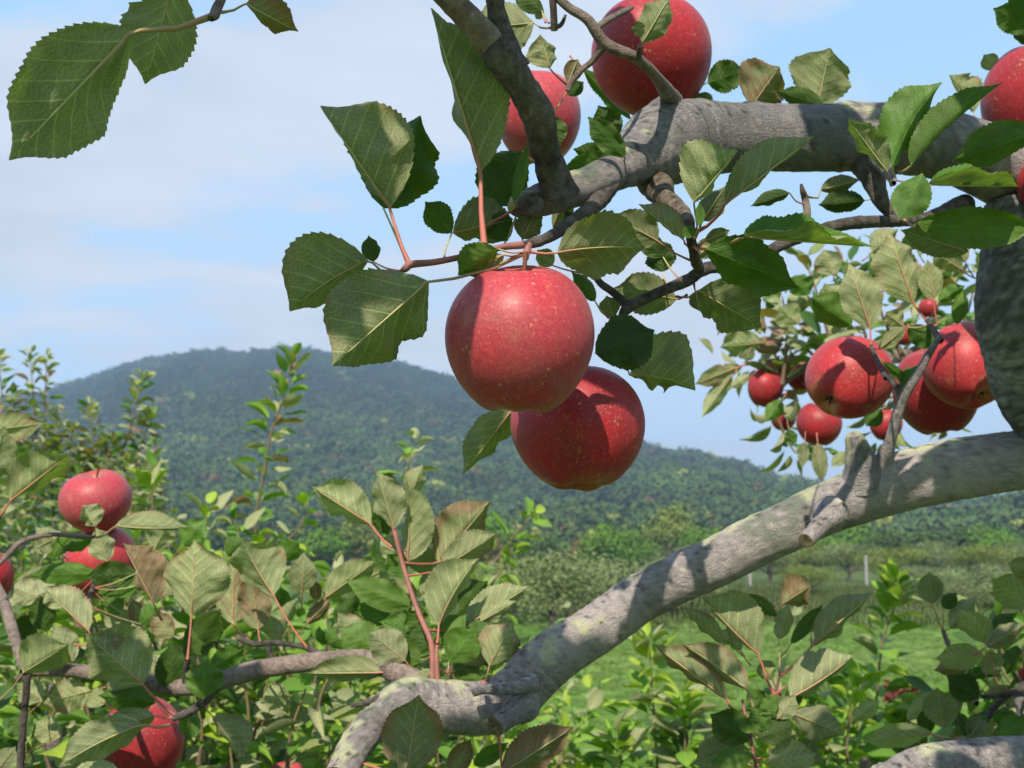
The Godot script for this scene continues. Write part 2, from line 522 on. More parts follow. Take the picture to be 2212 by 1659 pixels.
# ------------------------------------------------------------------ trees further off: simple leaves on shoots
func simple_leaf(fold: float, arch: float, ripple: float) -> ArrayMesh:
	var nu := 5
	var nv := 9
	var p := PackedVector3Array(); p.resize(nu * nv)
	var uv := PackedVector2Array(); uv.resize(nu * nv)
	for j in nv:
		var t := float(j) / (nv - 1)
		var w := 0.27 * outline(t)
		for i in nu:
			var h := (i - 2) / 2.0
			var a := absf(h) * deg_to_rad(fold)
			var z := -arch * t * t + w * absf(h) * sin(a) + ripple * 0.05 * sin(t * 9.0 + h * 2.0) * absf(h)
			p[j * nu + i] = Vector3(w * h * cos(a), t - arch * 0.5 * t * t * t, z)
			uv[j * nu + i] = Vector2(0.5 + 0.5 * h * outline(t), t)
	return grid(p, nu, nv, uv, PackedColorArray())

func leaf_frame(b: Vector3, dir: Vector3, up: Vector3, size: float) -> Transform3D:
	var y := dir.normalized()
	var x := y.cross(up).normalized()
	var z := x.cross(y).normalized()
	return Transform3D(Basis(x * size, y * size, z * size), b)

# stores leaves of a shoot in bag: [transform, palette number, mesh number]
func shoot(tree: Node3D, bag: Array, pts: Array, r0: float, n: int, size: float, pal: Array, rosette := false) -> void:
	put(stalk_mesh(pts, r0 * 0.7, r0 * 0.25, Color(0.15, 0.10, 0.07), Color(0.22, 0.17, 0.08), 6, 12), "twig", M.twig, tree)
	for k in n:
		var f := (k + rng.randf()) / n
		if rosette: f = 1.0 - 0.25 * f
		var g := f * (pts.size() - 1)
		var c := spline(pts, g)
		var tan := (spline(pts, minf(g + 0.1, pts.size() - 1)) - spline(pts, maxf(g - 0.1, 0.0))).normalized()
		var a := k * 2.4 + rng.randf_range(-0.4, 0.4)
		var side := tan.cross(Vector3(0.3, 0.2, 0.9)).normalized()
		var out := side * cos(a) + tan.cross(side) * sin(a)
		var lift := lerpf(0.25, 1.5, pow(f, 3.0)) + rng.randf_range(-0.3, 0.4)
		var dir := (out + tan * lift).normalized()
		var up := (tan - dir * 0.3 + Vector3(rng.randf_range(-0.5, 0.5), rng.randf_range(-0.2, 0.5), rng.randf_range(-0.5, 0.5))).normalized()
		var s := size * rng.randf_range(0.65, 1.2) * (1.0 - 0.35 * pow(f, 4.0))
		var b := c + dir * size * 0.22
		bag.append([leaf_frame(b, dir, up, s), pal[rng.randi() % pal.size()], rng.randi() % bg_mesh.size()])

func spray(bag: Array, c: Vector3, spread: Vector3, n: int, size: float, pal: Array) -> void:
	for k in n:
		var b := c + rgt * rng.randfn(0.0, 1.0) * spread.x + upv * rng.randfn(0.0, 1.0) * spread.y + fwd * rng.randfn(0.0, 1.0) * spread.z
		var dir := Vector3(rng.randf_range(-1, 1), rng.randf_range(-0.3, 1.0), rng.randf_range(-1, 1)).normalized()
		var up := Vector3(rng.randf_range(-1, 1), rng.randf_range(0.0, 1.6), rng.randf_range(-0.6, 1.2)).normalized()
		bag.append([leaf_frame(b, dir, up, size * rng.randf_range(0.6, 1.2)), pal[rng.randi() % pal.size()], rng.randi() % bg_mesh.size()])

func in_view(q: Vector3, margin := 0.0) -> bool:
	var v := q - eye
	var z := v.dot(fwd)
	if z < 0.05: return false
	var x := v.dot(rgt) / z * FOCAL + 1106.0
	var y := 829.5 - v.dot(upv) / z * FOCAL
	return x > -margin and x < 2212.0 + margin and y > -margin and y < 1659.0 + margin

# the leaves that show largest become parts; the others one mass per leaf form
func hang(tree: Node3D, bag: Array, most: int) -> void:
	bag.sort_custom(func(a, b):
		var qa: float = a[0].basis.y.length() / a[0].origin.distance_to(eye) * (1.0 if in_view(a[0].origin) else 0.01)
		var qb: float = b[0].basis.y.length() / b[0].origin.distance_to(eye) * (1.0 if in_view(b[0].origin) else 0.01)
		return qa > qb)
	var inv := tree.transform.affine_inverse()
	for k in mini(most, bag.size()):
		var o := put(bg_mesh[bag[k][2]], "leaf", M.pal[bag[k][1]], tree)
		o.transform = inv * (bag[k][0] as Transform3D)
	var by := {}
	for k in range(most, bag.size()):
		var key: int = bag[k][2]
		if not by.has(key): by[key] = []
		by[key].append(bag[k])
	for key in by:
		var mm := MultiMesh.new()
		mm.transform_format = MultiMesh.TRANSFORM_3D
		mm.use_colors = true
		mm.mesh = bg_mesh[key]
		var list: Array = by[key]
		mm.instance_count = list.size()
		for i in list.size():
			mm.set_instance_transform(i, inv * (list[i][0] as Transform3D))
			var c: Color = M.tints[list[i][1]]
			mm.set_instance_color(i, c)
		var o := MultiMeshInstance3D.new()
		o.name = "foliage"
		o.multimesh = mm
		o.material_override = M.mass
		o.set_meta("kind", "stuff")
		tree.add_child(o, true)

func pxs(rows: Array) -> Array:
	var a := []
	for r in rows: a.append(at(r[0], r[1], r[2]))
	return a

# a tree far off: trunk with limbs, and a crown of many leaf clumps in uneven lobes
func crown_mesh(sd: int, clumps: int, lobes: int, size: float, open: float) -> ArrayMesh:
	var r := RandomNumberGenerator.new()
	r.seed = sd
	var st := SurfaceTool.new()
	st.begin(Mesh.PRIMITIVE_TRIANGLES)
	var cs := []
	for k in lobes:
		var a := TAU * k / lobes + r.randf()
		var q := r.randf_range(0.15, 0.62)
		cs.append([Vector3(cos(a) * q * 0.75, r.randf_range(0.22, 0.80), sin(a) * q * 0.75), r.randf_range(0.20, 0.36)])
	cs.append([Vector3(0, 0.5, 0), 0.42])
	cs.append([Vector3(r.randf_range(-0.1, 0.1), 0.78, 0), 0.24])
	for k in clumps:
		var l: Array = cs[r.randi() % cs.size()]
		var d := Vector3(r.randfn(), r.randfn(), r.randfn()).normalized()
		var rad: float = l[1] * pow(r.randf_range(open, 1.0), 0.4)
		var c: Vector3 = l[0] + d * rad
		if c.y < 0.10: c.y = 0.10 + r.randf() * 0.1
		var n := (d + Vector3(r.randfn(), r.randfn() + 0.3, r.randfn()) * 0.45).normalized()
		var x := n.cross(Vector3(r.randfn(), r.randfn(), r.randfn())).normalized()
		var y := n.cross(x)
		var s := size * r.randf_range(0.6, 1.35)
		var tone := r.randf_range(0.82, 1.15)
		var tint := Color(tone * r.randf_range(0.9, 1.15), tone, tone * r.randf_range(0.8, 1.05))
		var q := [c - x * s - y * s * 0.5, c + x * s * 0.2 - y * s + n * s * 0.25, c + x * s + y * s * 0.3, c - x * s * 0.1 + y * s - n * s * 0.15]
		st.set_color(tint)
		for t in [[0, 1, 2], [0, 2, 3]]:
			var g: Vector3 = (q[t[2]] - q[t[0]]).cross(q[t[1]] - q[t[0]])
			if g.dot(n) < 0.0: t = [t[0], t[2], t[1]]
			for v in t:
				st.set_normal(n)
				st.add_vertex(q[v])
	return st.commit()

func far_tree(x: float, d: float, high: float, wide: float, crown: int, mat: StandardMaterial3D, label: String, group: String, called := "tree", low := 0.22) -> void:
	var q := at(x, 1200.0, d)
	q.y = ground_y(q.x, q.z) - 0.05
	var o := thing(called, q, label, "tree", group)
	var tr := [Vector3.ZERO, Vector3(wide * 0.03, high * 0.3, 0), Vector3(wide * -0.02, high * 0.62, 0)]
	put(stalk_mesh(tr, wide * 0.035, wide * 0.012, Color(0.12, 0.10, 0.085), Color(0.13, 0.11, 0.09), 8, 8), "trunk", M.twig, o)
	for k in 3:
		var a := TAU * k / 3.0 + rng.randf()
		put(stalk_mesh([Vector3(0, high * (0.2 + 0.07 * k), 0), Vector3(cos(a) * wide * 0.2, high * (0.38 + 0.05 * k), sin(a) * wide * 0.2), Vector3(cos(a) * wide * 0.32, high * 0.62, sin(a) * wide * 0.32)], wide * 0.018, wide * 0.006, Color(0.12, 0.10, 0.085), Color(0.13, 0.11, 0.09), 6, 6), "limb", M.twig, o)
	var c := put(M.crowns[crown], "crown", mat, o)
	c.transform = Transform3D(Basis(Vector3.UP, rng.randf() * TAU).scaled(Vector3(wide, high * (1.0 - low), wide)), Vector3(0, high * low, 0))

# ------------------------------------------------------------------ the land
var ridge := [[-700, 190, 1350], [-300, 268, 1350], [0, 318, 1330], [100, 336, 1320], [200, 372, 1310], [300, 396, 1300], [400, 418, 1290], [500, 423, 1280], [650, 424, 1270], [750, 418, 1260], [860, 398, 1240], [960, 366, 1200], [1100, 318, 1120], [1250, 270, 1010], [1400, 216, 900], [1500, 188, 830], [1600, 152, 750], [1700, 122, 680], [1850, 104, 620], [2000, 98, 580], [2212, 92, 550], [2500, 80, 540], [2900, 60, 540]]

func ridge_at(x: float) -> Vector2:
	for i in ridge.size() - 1:
		if x < ridge[i + 1][0]:
			var f := clampf((x - ridge[i][0]) / float(ridge[i + 1][0] - ridge[i][0]), 0.0, 1.0)
			return Vector2(lerpf(ridge[i][1], ridge[i + 1][1], f), lerpf(ridge[i][2], ridge[i + 1][2], f))
	return Vector2(ridge[-1][1], ridge[-1][2])

func ground_y(x: float, z: float) -> float:
	var d := -z
	if d < 60.0: return 0.06 * nz.get_noise_2d(x * 30.0, z * 30.0)
	var px := 1106.0 + x / d * FOCAL
	var rg := ridge_at(clampf(px, -700.0, 2900.0))
	var top := rg.x / FOCAL * rg.y
	var f := (d - 175.0) / (rg.y - 175.0)
	var h := 0.0
	if f > 0.0:
		var g := minf(f, 1.0)
		h = top * (0.65 * g * g * (3.0 - 2.0 * g) + 0.35 * g * g)
		if f > 1.0: h = top * maxf(0.0, 1.0 - (f - 1.0) * 1.6)
		h += 14.0 * nz.get_noise_2d(x * 0.9, z * 0.9) * minf(1.0, f * 3.0)
	return h + 0.06 * nz.get_noise_2d(x * 30.0, z * 30.0)

func ground() -> void:
	# one sheet from under the camera to behind the hill
	var dist := [-30.0, -8.0, 0.5, 2.0, 4.0, 6.0, 8.0, 10.0, 12.5, 15.0, 18.0, 22.0, 27.0, 33.0, 40.0, 50.0, 62.0, 78.0, 95.0, 115.0, 140.0, 170.0]
	var d := 195.0
	while d < 2500.0:
		dist.append(d)
		d *= 1.07
	var nu := 61
	var nv := dist.size()
	var p := PackedVector3Array(); p.resize(nu * nv)
	var col := PackedColorArray(); col.resize(nu * nv)
	for j in nv:
		for i in nu:
			var dd: float = dist[j]
			var wide := maxf(40.0, dd * 1.1)
			var x := wide * (i / 30.0 - 1.0)
			var z := -dd
			p[j * nu + i] = Vector3(x, ground_y(x, z), z)
			var n := nz.get_noise_2d(x * 14.0, z * 14.0)
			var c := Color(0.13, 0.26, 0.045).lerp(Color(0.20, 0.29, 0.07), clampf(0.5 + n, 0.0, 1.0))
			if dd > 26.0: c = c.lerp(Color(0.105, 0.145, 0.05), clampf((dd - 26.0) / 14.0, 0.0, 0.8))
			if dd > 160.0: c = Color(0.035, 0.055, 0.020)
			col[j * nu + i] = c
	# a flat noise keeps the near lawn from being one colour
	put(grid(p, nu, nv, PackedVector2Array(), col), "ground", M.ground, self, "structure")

func grass() -> void:
	var st := SurfaceTool.new()
	st.begin(Mesh.PRIMITIVE_TRIANGLES)
	for k in 7:
		var a := TAU * k / 7.0
		var e := Vector3(cos(a), 0, sin(a))
		var s := Vector3(-sin(a), 0, cos(a)) * 0.09
		var b := e * 0.25
		st.set_normal(Vector3(e.x * 0.4, 0.9, e.z * 0.4))
		for v in [b + s, b - s, b + e * 0.55 + Vector3(0, 1.0, 0)]: st.add_vertex(v)
	var m := st.commit()
	var mm := MultiMesh.new()
	mm.transform_format = MultiMesh.TRANSFORM_3D
	mm.use_colors = true
	mm.mesh = m
	var n := 34000
	mm.instance_count = n
	for k in n:
		var d := 6.0 + 52.0 * pow(rng.randf(), 1.6)
		var x := d * rng.randf_range(-0.05, 0.52)
		var q := Vector3(x, 0, -d)
		q.y = ground_y(x, -d) - 0.005
		var tall := d > 24.0 + 16.0 * rng.randf()
		var h := rng.randf_range(0.025, 0.055) * (rng.randf_range(2.0, 5.0) if tall else 1.0)
		if rng.randf() < 0.03: h *= 1.8
		mm.set_instance_transform(k, Transform3D(Basis(Vector3.UP, rng.randf() * TAU).scaled(Vector3(h * 1.3, h, h * 1.3)), q))
		var f := rng.randf()
		var c := Color(0.12, 0.25, 0.045).lerp(Color(0.24, 0.35, 0.08), f)
		if tall: c = Color(0.12, 0.18, 0.055).lerp(Color(0.24, 0.25, 0.11), f * f)
		mm.set_instance_color(k, c)
	var o := MultiMeshInstance3D.new()
	o.name = numbered("grass")
	o.multimesh = mm
	o.material_override = M.plain_vc
	add_child(o)
	tag(o, "mown green grass between the orchard rows, longer and drier further off", "grass", "", "stuff")

func forest() -> void:
	var lists := [[], [], []]
	var d := 182.0
	while d < 1400.0:
		var step := lerpf(4.2, 6.4, clampf((d - 180.0) / 700.0, 0.0, 1.0))
		var x := -d * 0.50
		while x < d * 0.50:
			var xx := x + rng.randf_range(-0.45, 0.45) * step
			var dd := d + rng.randf_range(-0.45, 0.45) * step
			var px := 1106.0 + xx / dd * FOCAL
			if dd < ridge_at(px).y * 1.03:
				var q := Vector3(xx, ground_y(xx, -dd), -dd)
				var s := rng.randf_range(0.75, 1.35) * lerpf(5.2, 8.2, clampf((d - 180.0) / 500.0, 0.0, 1.0))
				var h := s * rng.randf_range(0.8, 1.15)
				var t := Transform3D(Basis(Vector3.UP, rng.randf() * TAU).scaled(Vector3(s, h, s)), q - Vector3(0, h * 0.12, 0))
				var f := rng.randf()
				var c := Color(0.022, 0.044, 0.020).lerp(Color(0.036, 0.064, 0.023), f)
				var w := nz.get_noise_2d(xx * 1.4, dd * 1.4)
				if f > 0.975 - 0.1 * w: c = Color(0.095, 0.120, 0.032)
				elif f < 0.03: c = Color(0.085, 0.065, 0.040)
				c = c * (1.0 + 0.6 * w)
				c = c.lerp(Color(c.r * 2.3, c.g * 2.1, c.b * 1.7), smoothstep(900.0, 480.0, dd))  # nearer trees lightened in colour, as if sunlit beyond a cloud shadow
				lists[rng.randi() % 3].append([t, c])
			x += step
		d += step * 0.9
	for k in 3:
		var mm := MultiMesh.new()
		mm.transform_format = MultiMesh.TRANSFORM_3D
		mm.use_colors = true
		mm.mesh = M.forest[k]
		mm.instance_count = lists[k].size()
		for i in lists[k].size():
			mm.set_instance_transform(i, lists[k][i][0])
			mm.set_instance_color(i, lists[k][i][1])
		var o := MultiMeshInstance3D.new()
		o.name = numbered("forest")
		o.multimesh = mm
		o.material_override = M.plain_vc
		add_child(o)
		tag(o, "unbroken green wood covering the long hill behind the orchard", "wood", "trees of the wooded hill", "stuff")

func sky_image() -> Image:
	var w := 1536
	var h := 768
	var n := FastNoiseLite.new()
	n.seed = 5
	n.frequency = 1.0
	n.fractal_octaves = 5
	n.fractal_gain = 0.52
	var im := Image.create(w, h, false, Image.FORMAT_RGBF)
	for y in h:
		var el := PI * 0.5 - PI * (y + 0.5) / h
		if el < -0.02:
			for x in w: im.set_pixel(x, y, Color(0.20, 0.24, 0.20))
			continue
		var s := clampf(sin(el), 0.0, 1.0)
		var clear := Color(0.50, 0.63, 0.79).lerp(Color(0.30, 0.515, 0.78), smoothstep(0.0, 0.52, s))
		clear = clear.lerp(Color(0.17, 0.33, 0.65), smoothstep(0.5, 1.0, s))
		for x in w:
			var az := TAU * ((x + 0.5) / w - 0.5)
			var ce := cos(el)
			# clouds lie on a high flat sheet
			var q := Vector2(sin(az) * ce, -cos(az) * ce) / (s + 0.14)
			var big := n.get_noise_3d(q.x * 0.62 + 3.1, q.y * 0.95 + 7.7, 0.0)
			var mid := n.get_noise_3d(q.x * 1.9 + 1.3, q.y * 2.9, 4.0)
			var m := smoothstep(-0.10, 0.22, big * 0.95 + mid * 0.30 + 0.09)
			var lit := 0.90 + 0.16 * mid
			var cloud := Color(0.60, 0.63, 0.70) * lit
			im.set_pixel(x, y, clear.lerp(cloud, m * 0.80))
	return im

func materials() -> void:
	leaf_textures()
	bark_textures()
	var m := StandardMaterial3D.new()
	m.albedo_texture = M.t_under
	m.vertex_color_use_as_albedo = true
	m.roughness = 0.72
	m.metallic_specular = 0.32
	m.heightmap_enabled = true
	m.heightmap_texture = M.t_leaf_h
	m.heightmap_scale = 0.08
	m.backlight_enabled = true
	m.backlight = lin(0.42, 0.62, 0.10)
	m.cull_mode = BaseMaterial3D.CULL_DISABLED
	M.under = m
	m = m.duplicate()
	m.albedo_texture = M.t_top
	m.roughness = 0.46
	m.metallic_specular = 0.42
	m.heightmap_flip_texture = true
	m.backlight = lin(0.50, 0.70, 0.08)
	M.top = m
	m = StandardMaterial3D.new()
	m.albedo_texture = M.t_bark
	m.vertex_color_use_as_albedo = true
	m.roughness = 0.82
	m.metallic_specular = 0.35
	m.heightmap_enabled = true
	m.heightmap_texture = M.t_bark_h
	m.heightmap_scale = 0.30
	M.bark = m
	m = StandardMaterial3D.new()
	m.vertex_color_use_as_albedo = true
	m.roughness = 0.6
	m.metallic_specular = 0.4
	M.twig = m
	m = StandardMaterial3D.new()
	m.vertex_color_use_as_albedo = true
	m.roughness = 0.9
	m.metallic_specular = 0.2
	m.cull_mode = BaseMaterial3D.CULL_DISABLED
	M.plain_vc = m
	m = m.duplicate()
	var gn := FastNoiseLite.new()
	gn.seed = 3
	gn.frequency = 0.02
	gn.fractal_octaves = 5
	var gi := gn.get_seamless_image(256, 256)
	gi.convert(Image.FORMAT_L8)
	var gb := gi.get_data()
	for i in gb.size(): gb[i] = int(clampf(215.0 + (gb[i] - 128) * 0.45, 0, 255))
	m.albedo_texture = tex(Image.create_from_data(256, 256, false, Image.FORMAT_L8, gb))
	m.uv1_triplanar = true
	m.uv1_world_triplanar = true
	m.uv1_scale = Vector3(0.35, 0.35, 0.35)
	M.ground = m
	m = StandardMaterial3D.new()
	m.albedo_color = lin(0.05, 0.035, 0.02)
	m.roughness = 0.9
	M.calyx = m
	m = StandardMaterial3D.new()
	m.albedo_color = lin(0.40, 0.38, 0.35)
	m.roughness = 0.85
	M.post = m
	# palette for leaves further off: 0-2 upper sides, 3-5 lower sides, 6 yellow green, 7 brown, 8 red
	M.tints = [Color(0.19, 0.40, 0.06), Color(0.31, 0.56, 0.075), Color(0.095, 0.22, 0.05), Color(0.52, 0.58, 0.30), Color(0.60, 0.63, 0.36), Color(0.40, 0.48, 0.19), Color(0.50, 0.70, 0.08), Color(0.45, 0.31, 0.19), Color(0.30, 0.05, 0.05)]
	M.pal = []
	for k in M.tints.size():
		m = (M.under if k in [3, 4, 5] else M.top).duplicate()
		m.vertex_color_use_as_albedo = false
		m.albedo_color = (M.tints[k] as Color).linear_to_srgb()
		m.heightmap_enabled = false
		M.pal.append(m)
	m = M.top.duplicate()
	m.heightmap_enabled = false
	m.roughness = 0.55
	M.mass = m
	for a in [[10, 0.3, 0.2], [35, 0.15, 0.4], [-25, 0.35, 0.3], [55, 0.1, 0.2], [20, -0.15, 0.5], [65, 0.45, 0.2]]: bg_mesh.append(simple_leaf(a[0], a[1], a[2]))
	apple_texture("skin_pink", Color(0.42, 0.026, 0.046), Color(0.29, 0.012, 0.027), Color(0.36, 0.20, 0.06), 0.78, 0.15, 3)
	apple_texture("skin_red", Color(0.37, 0.012, 0.022), Color(0.21, 0.005, 0.013), Color(0.40, 0.15, 0.04), 0.90, 0.06, 8)
	apple_texture("skin_warm", Color(0.44, 0.022, 0.032), Color(0.29, 0.010, 0.019), Color(0.48, 0.21, 0.05), 0.84, 0.08, 12)
	M.crowns = []
	for k in 4: M.crowns.append(crown_mesh(100 + k, 2600, 7 + k, 0.026, 0.3))
	for k in 3: M.crowns.append(crown_mesh(150 + k, 6000, 8, 0.013, 0.25))
	M.forest = []
	for k in 3: M.forest.append(crown_mesh(200 + k, 240, 6, 0.075, 0.5))
	M.tree_tints = []
	for c in [Color(0.11, 0.22, 0.035), Color(0.16, 0.21, 0.055), Color(0.075, 0.125, 0.045), Color(0.20, 0.15, 0.075), Color(0.17, 0.215, 0.10)]:
		m = M.plain_vc.duplicate()
		m.albedo_color = (c as Color).linear_to_srgb()
		M.tree_tints.append(m)

# ------------------------------------------------------------------ build
func _ready() -> void:
	rng.seed = 20
	nz.seed = 2; nz.frequency = 0.01; nz.fractal_octaves = 3
	nf.seed = 9; nf.frequency = 0.02; nf.fractal_octaves = 2
	# camera, looking a little upward
	var pitch := 8.74
	var cam := Camera3D.new()
	cam.name = "camera"
	var at_c := CameraAttributesPhysical.new()
	at_c.frustum_focal_length = 35.0 / (2.0 * tan(deg_to_rad(19.0)))
	at_c.frustum_focus_distance = 0.60
	at_c.exposure_aperture = 27.0
	at_c.frustum_near = 0.02
	at_c.frustum_far = 4000.0
	cam.attributes = at_c
	cam.fov = 38.0
	cam.near = 0.02
	cam.far = 4000.0
	cam.position = eye
	cam.rotation_degrees = Vector3(pitch, 0, 0)
	add_child(cam)
	cam.current = true
	fwd = -cam.basis.z
	rgt = cam.basis.x
	upv = cam.basis.y
	# sky
	var env := Environment.new()
	env.background_mode = Environment.BG_SKY
	var sky := Sky.new()
	var pano := PanoramaSkyMaterial.new()
	pano.panorama = tex(sky_image())
	sky.sky_material = pano
	env.sky = sky
	env.background_energy_multiplier = 1.0
	env.tonemap_mode = Environment.TONE_MAPPER_LINEAR
	env.tonemap_exposure = 1.40
	env.sdfgi_enabled = true
	env.ssao_enabled = true
	env.ssil_enabled = true
	env.fog_enabled = true
	env.fog_density = 0.00043
	env.fog_light_color = Color(0.72, 0.86, 1.0)
	var we := WorldEnvironment.new()
	we.name = "world_environment"
	we.environment = env
	add_child(we)
	# sun, behind the camera and to its left
	var sun := DirectionalLight3D.new()
	sun.name = "sun"
	sun.light_energy = 1.6
	sun.light_color = Color(1.0, 0.955, 0.88)
	sun.light_angular_distance = 0.5
	sun.shadow_enabled = true
	sun.basis = Basis.looking_at(-sun_to, Vector3.UP)
	add_child(sun)

	materials()
	ground()
	forest()
	grass()
	tree_line()
	orchard_far()
	posts()
	trees_behind()
	near_tree()
	apples()

func tree_line() -> void:
	var k := 0
	for t in [[690, 120, 4.6, 6.5, 0, 0, "rounded green tree beyond the orchard, behind the slender leafy shoot"], [780, 135, 6.2, 7.5, 1, 1, "olive tree beyond the orchard, left of the leafy clump on the limb"], [930, 125, 5.0, 6.0, 2, 1, "low olive tree hidden behind the leafy clump on the limb"], [1075, 120, 6.2, 6.6, 3, 0, "tall green tree rising just right of the leafy clump"], [1040, 105, 3.6, 5.0, 1, 3, "brownish low tree behind the short leafy shoot"], [1115, 108, 3.9, 5.2, 2, 2, "dark purplish brown tree behind the reddish bushes"], [1190, 115, 3.5, 4.2, 0, 2, "dark low tree left of the rusty one"], [1255, 112, 3.4, 2.6, 1, 3, "small rusty brown tree beside the bright green one"], [1300, 110, 4.9, 4.8, 2, 0, "bright green round tree nearest the rusty one"], [1368, 116, 4.5, 4.3, 3, 0, "green tree between the bright round one and the tall olive one"], [1440, 130, 7.4, 7.0, 0, 1, "tallest olive tree, its crown touching the top of the grey limb"], [1515, 118, 4.6, 5.0, 1, 0, "green tree passing behind the grey limb"], [1690, 112, 3.6, 5.6, 2, 2, "dark green tree below the limb, left of the tall pole"], [1770, 118, 4.0, 4.8, 3, 0, "green tree just left of the tall pole"], [1845, 125, 5.6, 6.4, 0, 0, "broad green tree behind the tall pole"], [1920, 115, 4.3, 5.2, 1, 2, "dark tree right of the tall pole"], [1995, 118, 4.6, 5.6, 2, 2, "dark green tree behind the upright dark leaf"], [2075, 122, 5.0, 6.2, 3, 2, "dark broad tree second from the frame at the field edge"], [2160, 118, 4.7, 5.6, 0, 0, "green tree at the field edge next to the frame"], [2260, 118, 5.0, 6.2, 2, 2, "dark tree at the field edge, cut off by the frame"]]:
		far_tree(t[0], t[1], t[2], t[3], t[4], M.tree_tints[t[5]], t[6], "trees along the far edge of the field", "tree", 0.10)

func orchard_far() -> void:
	for t in [[1190, 21, 1.75, 2.3, 5, 4, "low grey-green apple tree with reddish specks beside the leafy clump"], [1320, 24, 1.65, 2.6, 6, 4, "wide grey-green apple tree left of the rising limb, across the grass"], [1440, 30, 1.6, 2.8, 4, 4, "grey-green apple tree partly behind the rising limb"], [1110, 27, 1.6, 2.4, 5, 1, "olive apple tree behind the leafy clump, across the grass"], [1985, 40, 1.3, 2.6, 6, 4, "low olive tree at the far side of the grass, right of the shoot"], [2150, 33, 1.45, 2.6, 4, 4, "olive apple tree beyond the shaded leaves near the frame"], [1735, 46, 1.25, 2.6, 5, 1, "low green tree behind the lower shoot, at the end of the grass"], [1500, 44, 1.2, 2.6, 6, 4, "low grey-green tree under the grey limb"], [1490, 62, 2.3, 3.6, 4, 4, "small blurred apple tree in the far row, just under the middle of the grey limb"], [1580, 74, 2.6, 4.2, 5, 1, "small blurred apple tree in the far row, next to the half-hidden pole"], [1660, 66, 2.2, 3.6, 6, 4, "small blurred apple tree in the far row, right of the half-hidden pole"], [1745, 78, 2.7, 4.4, 4, 1, "small blurred apple tree in the far row, midway between the two poles"], [1830, 70, 2.4, 4.0, 5, 4, "small blurred apple tree in the far row, left of the taller clear pole"], [1930, 64, 2.2, 3.6, 6, 1, "small blurred apple tree in the far row, right of the taller clear pole"], [2020, 76, 2.6, 4.2, 4, 4, "small blurred apple tree in the far row, behind the upright dark leaf"], [2110, 68, 2.3, 3.8, 5, 1, "small blurred apple tree in the far row, second from the frame"], [2200, 72, 2.5, 4.0, 6, 4, "small blurred apple tree in the far row, nearest the frame"]]:
		far_tree(t[0], t[1], t[2], t[3], t[4], M.tree_tints[t[5]], t[6], "old apple trees across the mown grass", "orchard_tree", 0.16)

func posts() -> void:
	for t in [[1870, 1203, 1275, 56.0, "pale wooden pole standing clear above the field, right of the bare limb"], [1620, 1236, 1275, 56.0, "pale wooden pole half hidden just below the grey limb"]]:
		var top := at(t[0], t[1], t[3])
		var o := thing("pole", Vector3(top.x, ground_y(top.x, top.z), top.z), t[4], "pole", "wooden poles in the field")
		var h := top.y - o.position.y
		put(stalk_mesh([Vector3(0, -0.2, 0), Vector3(0.0, h * 0.5, 0), Vector3(0.01, h, 0)], 0.075, 0.07, Color(0.27, 0.26, 0.25), Color(0.30, 0.29, 0.28), 10, 4), "shaft", M.twig, o)
		put(stalk_mesh([Vector3(0.01, h - 0.002, 0), Vector3(0.01, h + 0.05, 0)], 0.07, 0.02, Color(0.3, 0.28, 0.26), Color(0.3, 0.28, 0.26), 10, 2), "top", M.twig, o)


